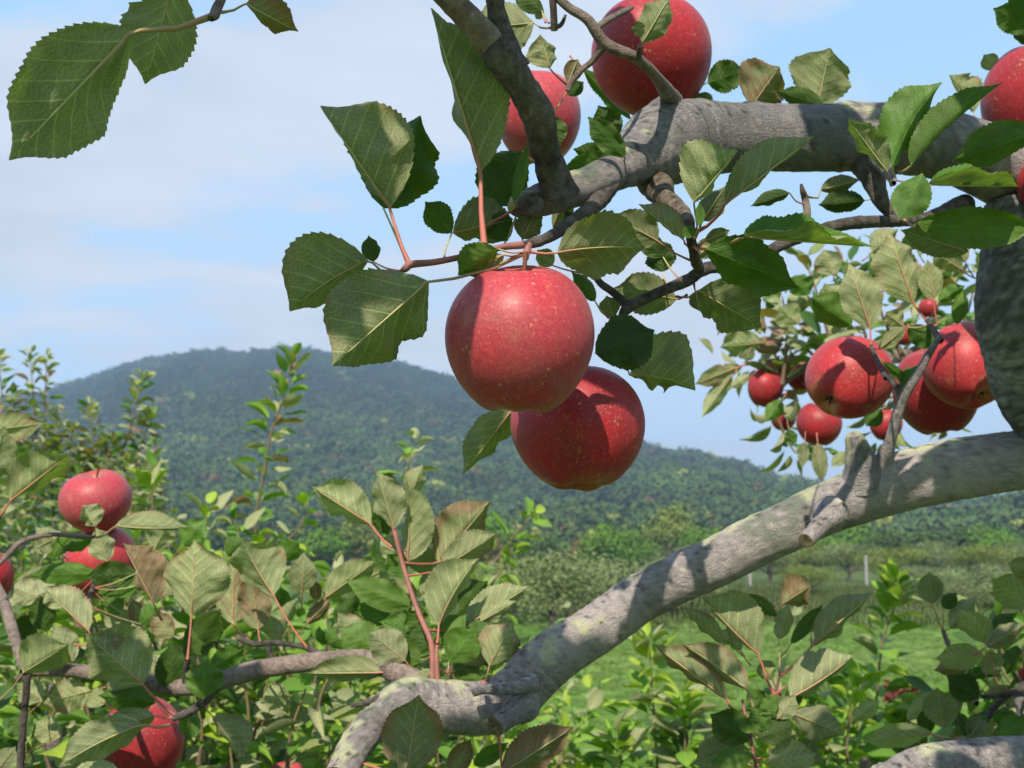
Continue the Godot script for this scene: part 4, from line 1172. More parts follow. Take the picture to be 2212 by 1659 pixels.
	for r in [
		["u", 461.7, 33.3, 0.525, 286.7, 66.7, 0.52, 16.7, 348.3, 0.5, 116.7, 0, -58, 4, 0.1, 1, "y"],
		["u", 491, -35, 0.538, 376.7, -50, 0.54, 315, 175, 0.54, 78.3, 0, -25, -5, 0, 1, "r"],
		["u", 476.7, 26.7, 0.528, 530, 8.3, 0.53, 641.7, 66.7, 0.53, 50, 0, 15, -70, 0.9, 1, "y"],
		["t", 881, 571.7, 0.587, 828.4, 450, 0.625, 909.4, 246.7, 0.625, 106.7, 0, -25, -35, 0, 0.75, "y"],
		["u", 886, 574, 0.587, 842.7, 450, 0.6, 686, 221.7, 0.59, 136.7, 0, -80, 4, 0.12, 1, "r"],
		["u", 866.8, 586.4, 0.588, 796.7, 563.1, 0.615, 630.5, 669.7, 0.6, 110.3, -9.8, -80, 0, 0.3, 1, "r"],
		["t", 866.8, 586.4, 0.588, 806.5, 565.5, 0.63, 796.7, 507.9, 0.63, 20.8, 0, 0, -20, 0, 0.7, "r"],
		["u", 1147.2, 539.8, 0.595, 926.6, 607.2, 0.585, 717, 791, 0.575, 122.6, 0, -45, 2, 0.35, 1, "y"],
		["t", 1144.9, 541.3, 0.595, 1075.4, 537.8, 0.585, 989.3, 594.4, 0.585, 45.1, 0, -60, 12, 0, 1.25, "r"],
		["u", 1124, 551.7, 0.593, 1089.3, 550.6, 0.59, 1010.2, 582.9, 0.59, 21.5, 0, -20, -60, 0, 1.2, "r"],
		["u", 1046, 528.3, 0.591, 1037.7, 370, 0.62, 929.4, 13.3, 0.6, 113.3, 0, -78, -4, 0.1, 1, "r"],
		["u", 1189.4, 60, 0.699, 1154.4, 50, 0.72, 1019.4, 60, 0.72, 66.7, 0, 0, -50, 0, 1, "y"],
		["t", 1186, 50, 0.698, 1176, 28.3, 0.7, 1109.4, -20, 0.7, 21.7, 0, -10, -40, 0, 0.7, "r"],
		["t", 1178.6, 48.4, 0.698, 1171, 22.9, 0.7, 1157, 42.1, 0.7, 9.2, 0, -10, -10, 0, 0.7, "r"],
		["u", 1223.2, 181.5, 0.7, 1187.5, 147.3, 0.68, 1167.2, 76, 0.68, 44.6, 0, -8, -52, 0.5, 1.25, "r"],
		["u", 1232.4, 182.6, 0.7, 1227.1, 179.7, 0.7, 1248.7, 126.2, 0.7, 20.4, 0, -10, -30, 0.9, 1, "r"],
		["t", 1226.9, 194.1, 0.7, 1227.1, 205.2, 0.71, 1261.5, 175.9, 0.71, 15.3, 0, -20, -20, 0.1, 0.7, "r"],
		["t", 1226.9, 194.1, 0.7, 1183.7, 251.1, 0.7, 1210.5, 314.8, 0.7, 29.3, 0, -15, -25, 0, 0.7, "r"],
		["t", 1354.5, 342.8, 0.748, 1350.7, 340.3, 0.7, 1269.1, 251.1, 0.7, 29.3, 0, -30, 8, 0.3, 1, "r"],
		["t", 1340, 364, 0.735, 1329, 303.3, 0.73, 1292.1, 226.9, 0.73, 33.1, 0, -30, -20, 0, 0.6, "r"],
		["t", 1322.5, 372.5, 0.726, 1343, 349.2, 0.72, 1215.6, 363.2, 0.72, 31.9, 0, -50, 8, 0, 1, "r"],
		["t", 1347.5, 359.7, 0.739, 1336.7, 351.8, 0.74, 1237.3, 321.2, 0.74, 28, 0, -50, -10, 0, 0.8, "r"],
		["t", 1232.3, 121.2, 0.936, 1260.2, 150.4, 0.92, 1367.3, 262.5, 0.92, 21.7, 0, -10, -30, 0, 0.96, "r"],
		["t", 1186.3, 350, 0.644, 1129.4, 326.7, 0.67, 1042.7, 446.7, 0.67, 58.3, 0, -20, -20, 0, 0.6, "r"],
		["t", 1113.3, 451, 0.64, 1109.4, 436.7, 0.63, 1140, 308.3, 0.63, 16, 0, -30, -10, 0, 1.3, "r"],
		["t", 959.4, 563.3, 0.588, 976, 503.3, 0.64, 917.7, 435, 0.64, 31.7, 0, -30, 0, 0, 0.9, "y"],
		["u", 1113.3, 451, 0.64, 977.7, 503.3, 0.66, 1109.4, 473.3, 0.66, 65, 0, -5, -55, 0, 0.9, "r"],
		["u", 1100.1, 527.5, 0.593, 1095.8, 512.5, 0.68, 1020.7, 450.3, 0.68, 42.9, 0, -20, -10, 0, 0.8, "r"],
		["u", 1130.1, 527.5, 0.597, 1128, 516.8, 0.66, 1162.3, 448.1, 0.66, 35.4, 0, -5, -25, 0.1, 0.85, "r"],
		["u", 1230, 411.5, 0.685, 1194.5, 491, 0.7, 1243.8, 439.6, 0.7, 25.7, 0, 0, -30, 0, 1.1, "r"],
		["u", 1283.4, 593.7, 0.685, 1194.5, 573.6, 0.69, 1160.1, 539.3, 0.69, 20.4, 0, 0, -20, 0, 1.2, "r"],
		["u", 1144.1, 543.6, 0.595, 1203, 545.7, 0.59, 1398.2, 535.6, 0.6, 79.4, 6.4, 0, -56, 0.12, 0.95, "r"],
		["u", 1497.9, 565, 0.669, 1421.8, 521.1, 0.67, 1323.1, 464.2, 0.67, 41.8, 0, -15, -5, 0, 0.85, "r"],
		["u", 1485.1, 529.6, 0.647, 1477.5, 518.9, 0.63, 1378.9, 440.6, 0.63, 39.7, 0, -76, 2, 0.5, 1.1, "r"],
		["t", 1442.2, 618.6, 0.687, 1431.4, 587.5, 0.7, 1421.8, 516.8, 0.7, 37.5, 0, -25, -25, 0, 0.6, "r"],
		["u", 1484, 636.9, 0.689, 1462.5, 646.5, 0.7, 1324.2, 621.8, 0.7, 45, 0, -12, -10, 0.35, 0.85, "r"],
		["u", 1327.4, 694.8, 0.68, 1325.3, 686.2, 0.69, 1310.3, 637.9, 0.69, 23.6, 0, -5, -30, 0.3, 0.9, "r"],
		["u", 1499, 613.3, 0.69, 1502.2, 628.3, 0.68, 1510.8, 672.2, 0.68, 20.4, 0, -10, -20, 0, 0.8, "r"],
		["t", 1314.6, 686.2, 0.68, 1285.6, 650.8, 0.66, 1233.1, 585.4, 0.66, 21.4, 0, -30, -10, 0, 1, "r"],
		["t", 1330, 708, 0.68, 1285.5, 763.4, 0.66, 1417.4, 711.4, 0.66, 62.5, 0, -35, 0, 0, 0.45, "r"],
		["u", 1330, 708, 0.68, 1360.1, 810.3, 0.7, 1505.9, 845, 0.7, 104.2, 10.4, 4, -64, 0.15, 1, "r"],
		["u", 1138, 844, 0.736, 1106.7, 885, 0.72, 999, 1025.6, 0.72, 48.6, 0, -48, 0, 0.25, 1.1, "r"],
		["u", 1499.9, 516, 0.646, 1498.9, 438.8, 0.585, 1593.2, 326.2, 0.57, 94.4, 0, 6, -75, 0.25, 1.25, "y"],
		["u", 1506.4, 499.9, 0.647, 1566.4, 440.9, 0.6, 1761.6, 293, 0.6, 62.2, 0, 0, -78, 0.05, 1, "r"],
		["u", 1502.1, 513.8, 0.646, 1517.1, 477.4, 0.64, 1568.6, 400.2, 0.64, 27.9, 0, -10, -10, 0, 0.7, "r"],
		["t", 1506.4, 503.1, 0.647, 1511.7, 488.1, 0.58, 1510.7, 435.6, 0.58, 11.2, 0, -20, 10, 0, 1.5, "r"],
		["t", 1505.3, 507.4, 0.647, 1504.2, 494.5, 0.6, 1471.6, 506.3, 0.6, 13.3, 0, -10, -10, 0, 1.2, "r"],
		["u", 1501.3, 532.2, 0.65, 1604.7, 510.5, 0.58, 1888, 533.8, 0.6, 68.3, 0, 52, -152, 0.1, 1.15, "y"],
		["t", 1494.7, 528.8, 0.648, 1524.7, 537.2, 0.6, 1728, 622.2, 0.59, 63.3, 0, 2, -58, 0.05, 0.9, "r"],
		["u", 1461.3, 640.5, 0.688, 1508, 627.2, 0.66, 1645.3, 707.2, 0.66, 70.7, 0, 0, -62, 0.1, 0.85, "r"],
		["u", 1504.2, 531, 0.65, 1523.5, 520.3, 0.65, 1577.6, 496.7, 0.65, 16.1, 0, -5, -20, 0, 0.9, "r"],
		["t", 1738, 440.9, 0.737, 1705.8, 416.3, 0.72, 1621.7, 445.6, 0.72, 20.4, 0, -40, -10, 0, 0.6, "r"],
		["u", 1598, 265.6, 0.886, 1622.6, 230.7, 0.87, 1685.5, 141.5, 0.87, 72.2, 0, 0, -62, 0.8, 1.05, "r"],
		["u", 1812.5, 298, 0.824, 1767, 223.6, 0.86, 1793.9, 101.3, 0.86, 76.4, 0, 0, -52, 0.15, 0.95, "r"],
		["t", 1812.5, 298, 0.824, 1781.1, 227.9, 0.84, 1679.2, 196.7, 0.84, 22.6, 0, -20, 0, 0, 0.85, "r"],
		["t", 1488.8, 191.8, 0.916, 1527.8, 178.4, 0.9, 1609.4, 150.4, 0.9, 34.4, 0, -5, -20, 0.2, 0.8, "r"],
		["u", 1559.7, 274.1, 0.886, 1532.9, 240.9, 0.87, 1501.1, 201.4, 0.87, 24.2, 0, -10, -20, 0, 0.7, "r"],
		["t", 1926.5, 387.1, 0.726, 1928.3, 357.8, 0.71, 2035.4, 178.1, 0.72, 69.1, 12.1, 8, -68, 0, 1.3, "y"],
		["t", 1943.8, 373.3, 0.73, 1968, 357.8, 0.72, 2165, 179.8, 0.7, 50.1, 10.4, 6, -80, 0, 1.05, "y"],
		["u", 1925.7, 401, 0.716, 1917, 371.6, 0.7, 1832.4, 255.8, 0.7, 40.6, 0, -80, 10, 0, 1.1, "y"],
		["t", 2294.2, 266.6, 0.736, 2245.4, 283.1, 0.72, 2052.9, 348.2, 0.72, 49.5, 0, -48, 5, 0, 1, "r"],
		["u", 1982.1, 424.6, 0.705, 2004.8, 399.2, 0.7, 2210, 403.4, 0.7, 56.6, 0, 32, -160, 0.05, 1.1, "y"],
		["t", 1932.6, 387.8, 0.722, 1993.5, 375.1, 0.69, 1941.9, 478.4, 0.69, 42.5, 0, -12, -25, 0, 1.2, "r"],
		["u", 2135, 294.4, 0.865, 2103.9, 243.5, 0.92, 2050.1, 161.4, 0.92, 45.3, 0, -75, 0, 0.4, 1.47, "y"],
		["u", 2243.7, 107.8, 0.93, 2152, 150, 0.95, 2125.1, 117.5, 0.95, 18.4, 0, -20, -20, 0.3, 1.41, "r"],
		["t", 2303.7, 125.4, 0.782, 2236.9, 56.6, 0.8, 2146.3, 18.4, 0.8, 34, 0, -20, -10, 0.1, 0.95, "r"],
		["t", 2303.7, 125.4, 0.782, 2248.2, 42.5, 0.76, 2177.5, -5.7, 0.76, 34, 0, -20, -10, 0, 0.9, "r"],
		["t", 2274.9, 116, 0.856, 2236.9, 93.4, 0.84, 2184.5, 62.3, 0.84, 17, 0, -20, -10, 0, 0.6, "r"],
		["t", 1941.3, 465.5, 0.8, 1981.3, 480.5, 0.72, 2251.3, 490.5, 0.72, 44, -6.7, 4, 0, 0, 1.1, "r"],
		["u", 2053.7, 452.5, 0.849, 2091.3, 543.8, 0.85, 1941.3, 495.5, 0.85, 31.7, 0, -10, -20, 0, 0.8, "r"],
		["u", 1744.3, 424.6, 0.739, 1772.6, 410.5, 0.8, 1859, 387.8, 0.8, 22.6, 0, -5, -40, 0.6, 0.9, "y"],
		["t", 1898.2, 421.4, 0.8, 1868.9, 433.1, 0.8, 1766.4, 443, 0.8, 29.7, 0, -30, 0, 0, 0.55, "r"],
		["u", 1381.3, 102, 0.68, 1387.6, 91.8, 0.66, 1451.4, -15.3, 0.66, 38.2, 0, -10, -20, 0, 0.9, "y"],
		["t", 1385.6, 93.3, 0.671, 1383.8, 79, 0.66, 1377.4, 45.4, 0.66, 14.8, 0, -10, -20, 0.1, 0.7, "r"],
		["u", 2003.4, 693.4, 1.015, 1972.7, 655.1, 1.02, 1919.1, 497.4, 1.02, 59.7, 0, 0, -40, 0.45, 1.34, "o"],
		["u", 1882.2, 744.6, 0.998, 1880.1, 710.3, 1, 1834, 568.7, 1, 44, 0, -32, 0, 0.1, 1.41, "o"],
		["t", 1869.6, 722.7, 1.066, 1840.4, 702.8, 1.05, 1752.5, 642.7, 1.05, 41.8, 0, -35, 0, 0, 1.14, "r"],
		["u", 2024, 702.6, 1, 2017.1, 647.5, 1, 2003.4, 560.2, 1, 25.3, 0, -10, -15, 0, 1.47, "o"],
		["u", 2106.5, 600.9, 1.066, 2076.9, 581.6, 1.05, 2015.6, 541.8, 1.05, 30.6, 0, -30, 0, 0, 1.34, "r"],
		["t", 2004, 693.5, 1.015, 2026.3, 650.6, 1.02, 2086.1, 616.8, 1.02, 19.1, 0, -5, -40, 0, 1.56, "r"],
		["t", 2010, 702.5, 0.985, 2067.7, 701.1, 0.98, 2083, 623.7, 0.98, 17.6, 0, -5, -45, 0, 1.32, "r"],
		["t", 2008, 699.5, 0.995, 1961.3, 707.2, 1, 2024.7, 747.2, 1, 25, 0, -10, -10, 0, 0.96, "r"],
		["u", 1883.1, 748.8, 0.998, 1898, 755.5, 1.02, 1959.7, 703.8, 1.02, 17.3, 0, -5, -30, 0.1, 1.15, "r"],
		["t", 1884.2, 751.7, 0.995, 1909.7, 782.2, 1, 1963, 827.8, 1, 12, 0, 0, -40, 0, 1.2, "r"],
		["t", 1887.4, 760.2, 0.988, 1946.3, 838.8, 1, 1983, 787.2, 1, 16.7, 0, 0, -30, 0, 1.2, "r"],
		["u", 1670.5, 737.9, 1.616, 1647.4, 740.3, 1.6, 1556.3, 750, 1.6, 33.2, 0, -72, 0, 0.3, 1.54, "r"],
		["u", 1631.5, 723.8, 1.616, 1623.8, 745.7, 1.6, 1610.9, 782.1, 1.6, 15, 0, -20, -10, 0, 0.9, "r"],
		["u", 1611.6, 785.7, 1.716, 1591.3, 793.8, 1.7, 1499.7, 830.5, 1.7, 21.7, 0, -40, 0, 0.7, 1.41, "r"],
		["u", 1594, 792.7, 1.716, 1581.3, 810.5, 1.7, 1514.7, 903.8, 1.7, 20.7, 0, -30, 0, 0.2, 1.41, "r"],
		["u", 1637.9, 798.6, 1.716, 1619.7, 810.5, 1.7, 1576.3, 838.8, 1.7, 12, 0, -20, 0, 0, 1.66, "r"],
		["t", 1700.1, 845.7, 1.716, 1688, 863.8, 1.7, 1656.3, 911.2, 1.7, 20.7, 0, -20, -20, 0, 1.44, "r"],
		["t", 1700.2, 907, 1.816, 1704.7, 927.2, 1.8, 1713, 964.5, 1.8, 14, 0, -20, -20, 0, 0.96, "r"],
		["u", 1740.1, 932, 1.716, 1738.2, 953.8, 1.7, 1733.2, 1011.1, 1.7, 12, 0, -10, -30, 0, 0.96, "r"],
		["u", 1764.4, 935.4, 1.716, 1766.5, 957.1, 1.7, 1774.9, 1044.5, 1.7, 17.3, 0, -10, -30, 0, 1.02, "r"],
		["u", 1846.2, 962.7, 1.716, 1829.9, 977.1, 1.7, 1795.9, 1007.1, 1.7, 14, 0, -10, -30, 0, 1.15, "r"],
		["u", 1861.9, 564.1, 1.316, 1883.3, 545.2, 1.3, 1939.1, 495.8, 1.3, 32.2, 0, 0, -40, 0.5, 1.28, "r"],
		["t", 1926.4, 860, 1.166, 1904.7, 883.8, 1.15, 1871.3, 920.5, 1.15, 20, 0, -20, -20, 0, 0.96, "r"],
		["u", 2102.5, 595.8, 1.116, 2086.1, 566.3, 1.1, 2063.1, 524.9, 1.1, 18.4, 0, -10, -10, 0, 1.15, "r"],
		["u", -75, 937.1, 1.066, -40, 932.1, 1.05, 90, 913.8, 1.05, 31.7, 0, 0, -25, 0.6, 1.47, "r"],
		["u", -6, 1124.5, 1.005, -26.7, 1045.5, 1.02, 10, 918.8, 1.02, 40, 0, -10, -10, 0, 1.09, "r"],
		["t", -10.5, 1019.9, 1.116, 20, 1005.5, 1.1, 83.3, 975.5, 1.1, 20, 0, 0, -30, 0, 1.32, "r"],
		["u", -2.1, 1116.2, 1.002, 21.4, 1081.9, 1, 150.1, 981.1, 1, 61.1, 0, 0, -78, 0.45, 1.28, "o"],
		["u", 62.2, 1042.8, 1.116, 94.4, 1032.6, 1.1, 141.5, 1017.6, 1.1, 12.9, 0, 0, -20, 0.1, 1.41, "r"],
		["u", 205.9, 1161.3, 1.14, 205.9, 1137.7, 1.12, 178, 1090.5, 1.12, 32.2, 0, -55, 0, 0.1, 1.22, "y"],
		["u", 209.1, 1161.3, 1.14, 248.8, 1135.5, 1.12, 403.2, 1138.1, 1.12, 37.5, -4.3, 0, -68, 0.4, 1.22, "y"],
		["t", 192.2, 1159.5, 1.14, 199.4, 1161.3, 1.15, 136.2, 1187.4, 1.15, 20.4, 0, -20, 0, 0, 1.32, "r"],
		["t", 151.7, 1157.5, 1.138, 150.1, 1154.8, 1.15, 114.7, 1198.8, 1.15, 18.2, 0, -10, -20, 0, 1.38, "r"],
		["u", 130.8, 1156.2, 1.134, 116.9, 1163.4, 1.18, 68.6, 1188.1, 1.18, 21.4, 0, -20, 0, 0.1, 1.28, "r"],
		["t", 200, 1270.7, 1.113, 293.3, 1238.8, 1.12, 186.7, 1245.5, 1.12, 30, 0, -20, 0, 0, 0.6, "r"],
		["t", 200, 1270.7, 1.113, 296.7, 1265.5, 1.12, 206.7, 1278.8, 1.12, 26.7, 0, -20, 0, 0, 1.44, "r"],
		["t", 210.7, 1243.4, 1.146, 206.7, 1238.8, 1.15, 60, 1242.1, 1.15, 25, 0, -30, 0, 0, 1.44, "r"],
		["u", 349.3, 1338.3, 1.016, 332.4, 1305.3, 1, 265, 1173.5, 1, 62.8, 0, -78, 0, 1.4, 1.54, "r"],
		["u", 405, 1425.4, 0.97, 413.6, 1332.8, 0.98, 419.7, 1168.9, 0.98, 78.1, 0, -50, 2, 0.5, 1.34, "r"],
		["u", 667.9, 1404.8, 0.986, 591.3, 1286.9, 1, 523.9, 1167.4, 1, 68.9, 3.1, -70, 0, 0.3, 1.34, "o"],
		["u", 551.5, 1394.1, 1, 502.5, 1348.2, 1.05, 505.5, 1198, 1.05, 38.3, 0, -20, 0, 0.7, 1.47, "o"],
		["u", 563.7, 1389.5, 0.996, 557.6, 1360.4, 1.05, 540.7, 1228.7, 1.05, 35.2, 0, -20, -10, 0.8, 1.34, "r"],
		["u", 651.3, 1315.1, 1.096, 652.6, 1280.8, 1.08, 655.6, 1195, 1.08, 29.1, 0, -5, -5, 0.1, 0.96, "r"],
		["u", 403.1, 1303.5, 1.116, 376.8, 1282.3, 1.1, 340.1, 1252.6, 1.1, 22.1, 0, -10, 0, 0.7, 1.41, "r"],
		["u", 211.4, 1394.1, 1.02, 191.5, 1363.5, 1.02, 91.9, 1268.5, 1.02, 50.6, 0, -78, 0, 0.35, 1.47, "o"],
		["u", -3.1, 1513.6, 0.985, 49, 1453.9, 0.98, 147.1, 1392.6, 0.98, 61.3, 0, 0, -68, 0.2, 1.34, "y"],
		["u", 376.8, 1544.2, 0.956, 309.4, 1479.9, 0.95, 186.9, 1369.6, 0.95, 80.3, 0, -55, 0, 0.15, 1.15, "r"],
		["u", 160.3, 1392.4, 0.966, 199.1, 1388, 0.95, 266.5, 1380.3, 0.95, 23, 0, 0, -20, 0.9, 1.66, "r"],
		["t", 374.7, 1551, 0.955, 337, 1516.7, 0.96, 207.7, 1502, 0.96, 35.2, 0, -55, 0, 0, 1.02, "r"],
		["t", 435, 1516.7, 0.965, 438.1, 1510.5, 0.95, 444.2, 1426.3, 0.95, 41.4, 0, -8, -8, 0, 1.2, "r"],
		["t", 378.3, 1483.7, 0.984, 373.8, 1493.7, 0.98, 366.1, 1392.6, 0.98, 34.3, 0, -10, -20, 0, 0.66, "r"],
		["t", 376.8, 1446.7, 1.066, 398.3, 1418.6, 1.05, 477.9, 1314.5, 1.05, 33.7, 0, -10, -20, 0, 0.72, "r"],
		["u", 435, 1516.7, 0.965, 459.6, 1547.3, 0.97, 527, 1639.2, 0.97, 53.6, 0, 0, -62, 0.1, 1.02, "r"],
		["u", 364.6, 1565.7, 0.955, 306.4, 1565.7, 0.93, 124.1, 1659.1, 0.93, 49, -7.7, -60, 0, 0.1, 1.28, "y"],
		["u", 374.7, 1551, 0.955, 333.9, 1545.8, 0.95, 214.5, 1581, 0.95, 33.7, 0, -60, 0, 0, 1.28, "r"],
		["u", 228.8, 1483.8, 1.116, 196.1, 1492.2, 1.1, 97.4, 1517.3, 1.1, 36.8, 0, -30, 0, 0.5, 1.47, "r"],
		["u", 256, 1536.5, 1.116, 226.7, 1519.7, 1.1, 183.8, 1495.2, 1.1, 21.4, 0, -20, 0, 0.1, 1.54, "r"],
		["u", 296.4, 1669.9, 0.966, 257.4, 1669.9, 0.95, 147.1, 1669.9, 0.95, 27.6, 0, -20, 0, 0.1, 1.47, "r"],
		["u", 42.7, 1670, 1, -9.2, 1669.9, 1, 33.7, 1611.6, 1, 23, 0, -10, 0, 0, 1.28, "r"],
		["t", 108.1, 1398, 1.166, 101.1, 1366.5, 1.15, 82.7, 1283.8, 1.15, 27.6, 0, -20, -20, 0, 0.72, "r"],
		["t", 21.9, 1412, 1.216, 36.8, 1384.9, 1.2, 70.5, 1323.6, 1.2, 24.5, 0, -10, -20, 0, 0.66, "r"],
		["t", 198.7, 1274.2, 1.108, 263.5, 1323.6, 1.12, 220.6, 1286.9, 1.12, 27.6, 0, -10, -10, 0, 1.32, "r"],
		["t", 193.7, 1309.6, 1.077, 303.3, 1348.2, 1.1, 346.2, 1311.4, 1.1, 27.6, 0, -10, -10, 0, 1.32, "r"],
		["u", 293.1, 1393.8, 1.166, 275.7, 1366.5, 1.15, 232.8, 1299.1, 1.15, 27.6, 0, -10, -10, 0.3, 1.41, "r"],
		["u", 317, 1384.7, 1.166, 306.4, 1354.3, 1.15, 284.9, 1293, 1.15, 18.4, 0, -10, -10, 0.9, 1.41, "r"],
		["u", 390.5, 1406.1, 1.116, 370.7, 1378.8, 1.1, 330.9, 1323.6, 1.1, 24.5, 0, -10, -10, 0.8, 1.41, "r"],
		["t", 445, 1478, 0.98, 453.4, 1443.1, 1, 533.1, 1397.2, 1, 26, 0, 0, -40, 0, 1.5, "r"],
		["t", 574.1, 1228.3, 1.116, 600.5, 1207.2, 1.1, 646.4, 1170.5, 1.1, 27.6, 0, 0, -30, 0, 1.32, "r"],
		["t", 466.3, 1225, 1.116, 490.2, 1201.1, 1.1, 527, 1164.3, 1.1, 27.6, 0, 0, -30, 0, 1.08, "r"],
		["u", 846.2, 1182, 0.988, 800.5, 1132.7, 1, 673.8, 1051, 1, 56, 0, -78, 0, 0.1, 1.47, "o"],
		["u", 853.8, 1152.7, 0.991, 850.5, 1142.7, 0.99, 815.5, 1017.7, 0.99, 43.3, 0, -62, 0, 0.05, 1.09, "r"],
		["t", 848.6, 1132.5, 0.995, 838.8, 1156, 1.02, 808.2, 1064.3, 1.02, 24, 0, -10, -10, 0, 0.72, "r"],
		["u", 858.8, 1169.3, 0.989, 878.8, 1212.7, 1, 875.5, 1037.7, 1, 55, -6.7, -68, 0, 0.05, 1.34, "r"],
		["u", 848.6, 1132.5, 0.995, 888.8, 1066, 1.04, 912.8, 1004.3, 1.04, 27.3, 0, 0, -40, 0.5, 1.47, "r"],
		["u", 869, 1216, 0.985, 947.2, 1216, 1.02, 1059.5, 1082, 1.02, 65, 0, 0, -74, 0.85, 1.47, "r"],
		["u", 877.7, 1244, 0.98, 955.5, 1227.7, 1, 1076.2, 1150.3, 1, 39.3, 0, 0, -58, 0.45, 1.41, "r"],
		["u", 943.8, 1391, 0.94, 947.2, 1352.7, 0.96, 1032.8, 1208.7, 0.96, 65, 8.3, 0, -80, 0.1, 1.41, "r"],
		["u", 869, 1216, 0.985, 882.2, 1222.7, 1.03, 942.2, 1196, 1.03, 40, 0, -20, -40, 0, 1.02, "r"],
		["t", 936.9, 1375.5, 1.036, 962.2, 1349.3, 1.02, 1053.8, 1254.3, 1.02, 45, 0, -20, -20, 0, 0.72, "r"],
		["u", 919.3, 1361, 0.957, 998.8, 1356, 0.99, 1143.8, 1266.7, 0.99, 45, 0, 0, -68, 0.2, 1.28, "r"],
		["u", 1003, 1363.1, 1.006, 1035.5, 1344.3, 0.99, 1116.2, 1297.7, 0.99, 20.7, 0, 0, -30, 0, 1.6, "r"],
		["t", 890.7, 1286, 0.973, 888.8, 1311, 1, 743.8, 1252, 1, 31.7, 0, -30, -20, 0.1, 1.2, "r"],
		["t", 907, 1330, 0.963, 903.8, 1352.7, 0.98, 818.2, 1342.7, 0.98, 20.7, 0, -10, -10, 0, 1.32, "r"],
		["t", 789, 1425, 0.965, 832.2, 1411, 1, 731.5, 1357.7, 1, 43.3, 0, -15, -15, 0, 1.26, "r"],
		["u", 903.8, 1461, 0.95, 875.5, 1426.7, 0.95, 797.2, 1365.3, 0.95, 40.7, 0, -10, 0, 0.05, 1.09, "r"],
		["t", 930.4, 1389, 0.951, 940.5, 1401, 0.97, 858.8, 1361, 0.97, 30, 0, -20, -10, 0, 0.84, "r"],
		["t", 965.5, 1456, 0.931, 968.8, 1431, 0.95, 1027.2, 1357.7, 0.95, 40.7, 0, -10, -20, 0, 1.38, "r"],
		["u", 1045.5, 1477.7, 0.938, 1057.2, 1437.7, 0.95, 1106.2, 1345.3, 0.95, 51.7, 0, 0, -15, 0.6, 1.41, "r"],
		["t", 1096, 1507, 0.942, 1053.8, 1439.3, 0.97, 1025.5, 1372.7, 0.97, 20.7, 0, -20, -20, 0, 0.72, "r"],
		["t", 1061.5, 1524, 0.939, 1042.2, 1477.7, 0.96, 973.8, 1422, 0.96, 28.3, 0, -10, -20, 0, 1.2, "r"],
		["u", 887.2, 1474.3, 0.95, 835.5, 1453.3, 0.95, 654.8, 1454.7, 0.95, 38.3, 0, -80, 2, 0.05, 1.28, "r"],
		["t", 857.5, 1454, 0.954, 872.2, 1446.7, 0.97, 784.8, 1426, 0.97, 25, 0, -10, -10, 0, 0.6, "r"],
		["u", 908.7, 1482.5, 0.949, 907.2, 1477.7, 0.94, 937.2, 1446, 0.94, 18.3, 0, 0, -20, 0, 1.15, "r"],
		["u", 755, 1640, 0.873, 876.8, 1673.8, 0.86, 905.9, 1496.1, 0.86, 65.9, 0, -15, -22, 0.6, 0.95, "r"],
		["u", 745, 1660, 0.867, 861.5, 1676.9, 0.85, 857.8, 1617.2, 0.85, 19.9, 0, -10, -10, 0.2, 1, "r"],
		["u", 1071.5, 1567.9, 0.893, 1085.2, 1670.8, 0.9, 1239, 1570.3, 0.9, 49, 0, 0, -58, 1, 1, "r"],
		["t", 1010, 1530, 0.94, 1023.9, 1653.9, 0.95, 1098, 1604, 0.95, 19, 0, 0, -20, 0, 1.2, "r"],
		["u", 952.5, 1710.9, 0.966, 971.8, 1676.9, 0.95, 1016.2, 1598.8, 0.95, 25.1, 0, -10, -10, 0.9, 1.15, "r"],
		["u", 671.5, 1314.1, 1.116, 698.8, 1294.3, 1.1, 817.2, 1208.7, 1.1, 38.3, 0, 0, -58, 0.4, 1.41, "r"],
		["t", 712.5, 1382.2, 1.116, 728.8, 1352.7, 1.1, 773.8, 1271, 1.1, 27.3, 0, -10, -20, 0, 0.78, "r"],
		["u", 686.4, 1331.3, 1.116, 683.8, 1297.7, 1.1, 680.5, 1253.3, 1.1, 13.3, 0, 0, 0, 1.6, 1.28, "r"],
		["u", 746.6, 1275.5, 1.136, 775.5, 1259.3, 1.12, 843.8, 1221, 1.12, 18.3, 0, 0, -20, 0.1, 1.41, "r"],
		["u", 638.3, 1371.5, 1.116, 662.2, 1347.7, 1.1, 715.5, 1294.3, 1.1, 17.3, 0, 0, -20, 0.9, 1.28, "r"],
		["t", 847, 1267.7, 1.116, 835.5, 1236, 1.1, 808.8, 1162.7, 1.1, 20, 0, -20, -20, 0, 0.84, "r"],
		["u", 1581.4, 1531.9, 0.938, 1571.1, 1511.1, 0.95, 1411.3, 1393, 0.95, 42.9, 0, -78, 0, 0.7, 1.41, "o"],
		["u", 1647.5, 1570.4, 0.936, 1615.2, 1491.5, 0.94, 1472.5, 1390.5, 0.94, 42.9, -3.7, -72, 0, 0.6, 1.28, "y"],
		["u", 1672.1, 1500.1, 0.945, 1639.7, 1415.5, 0.95, 1514.2, 1287.6, 0.95, 79.7, 2.5, -78, 0, 0.1, 1.22, "o"],
		["u", 1585.8, 1416.4, 1.016, 1558.8, 1391, 1, 1475, 1312.1, 1, 28.2, 0, -70, 0, 0.5, 1.34, "r"],
		["u", 1660.5, 1323.6, 1.036, 1691.2, 1304, 1.02, 1753.7, 1264, 1.02, 44.1, 0, 0, -68, 1, 1.47, "r"],
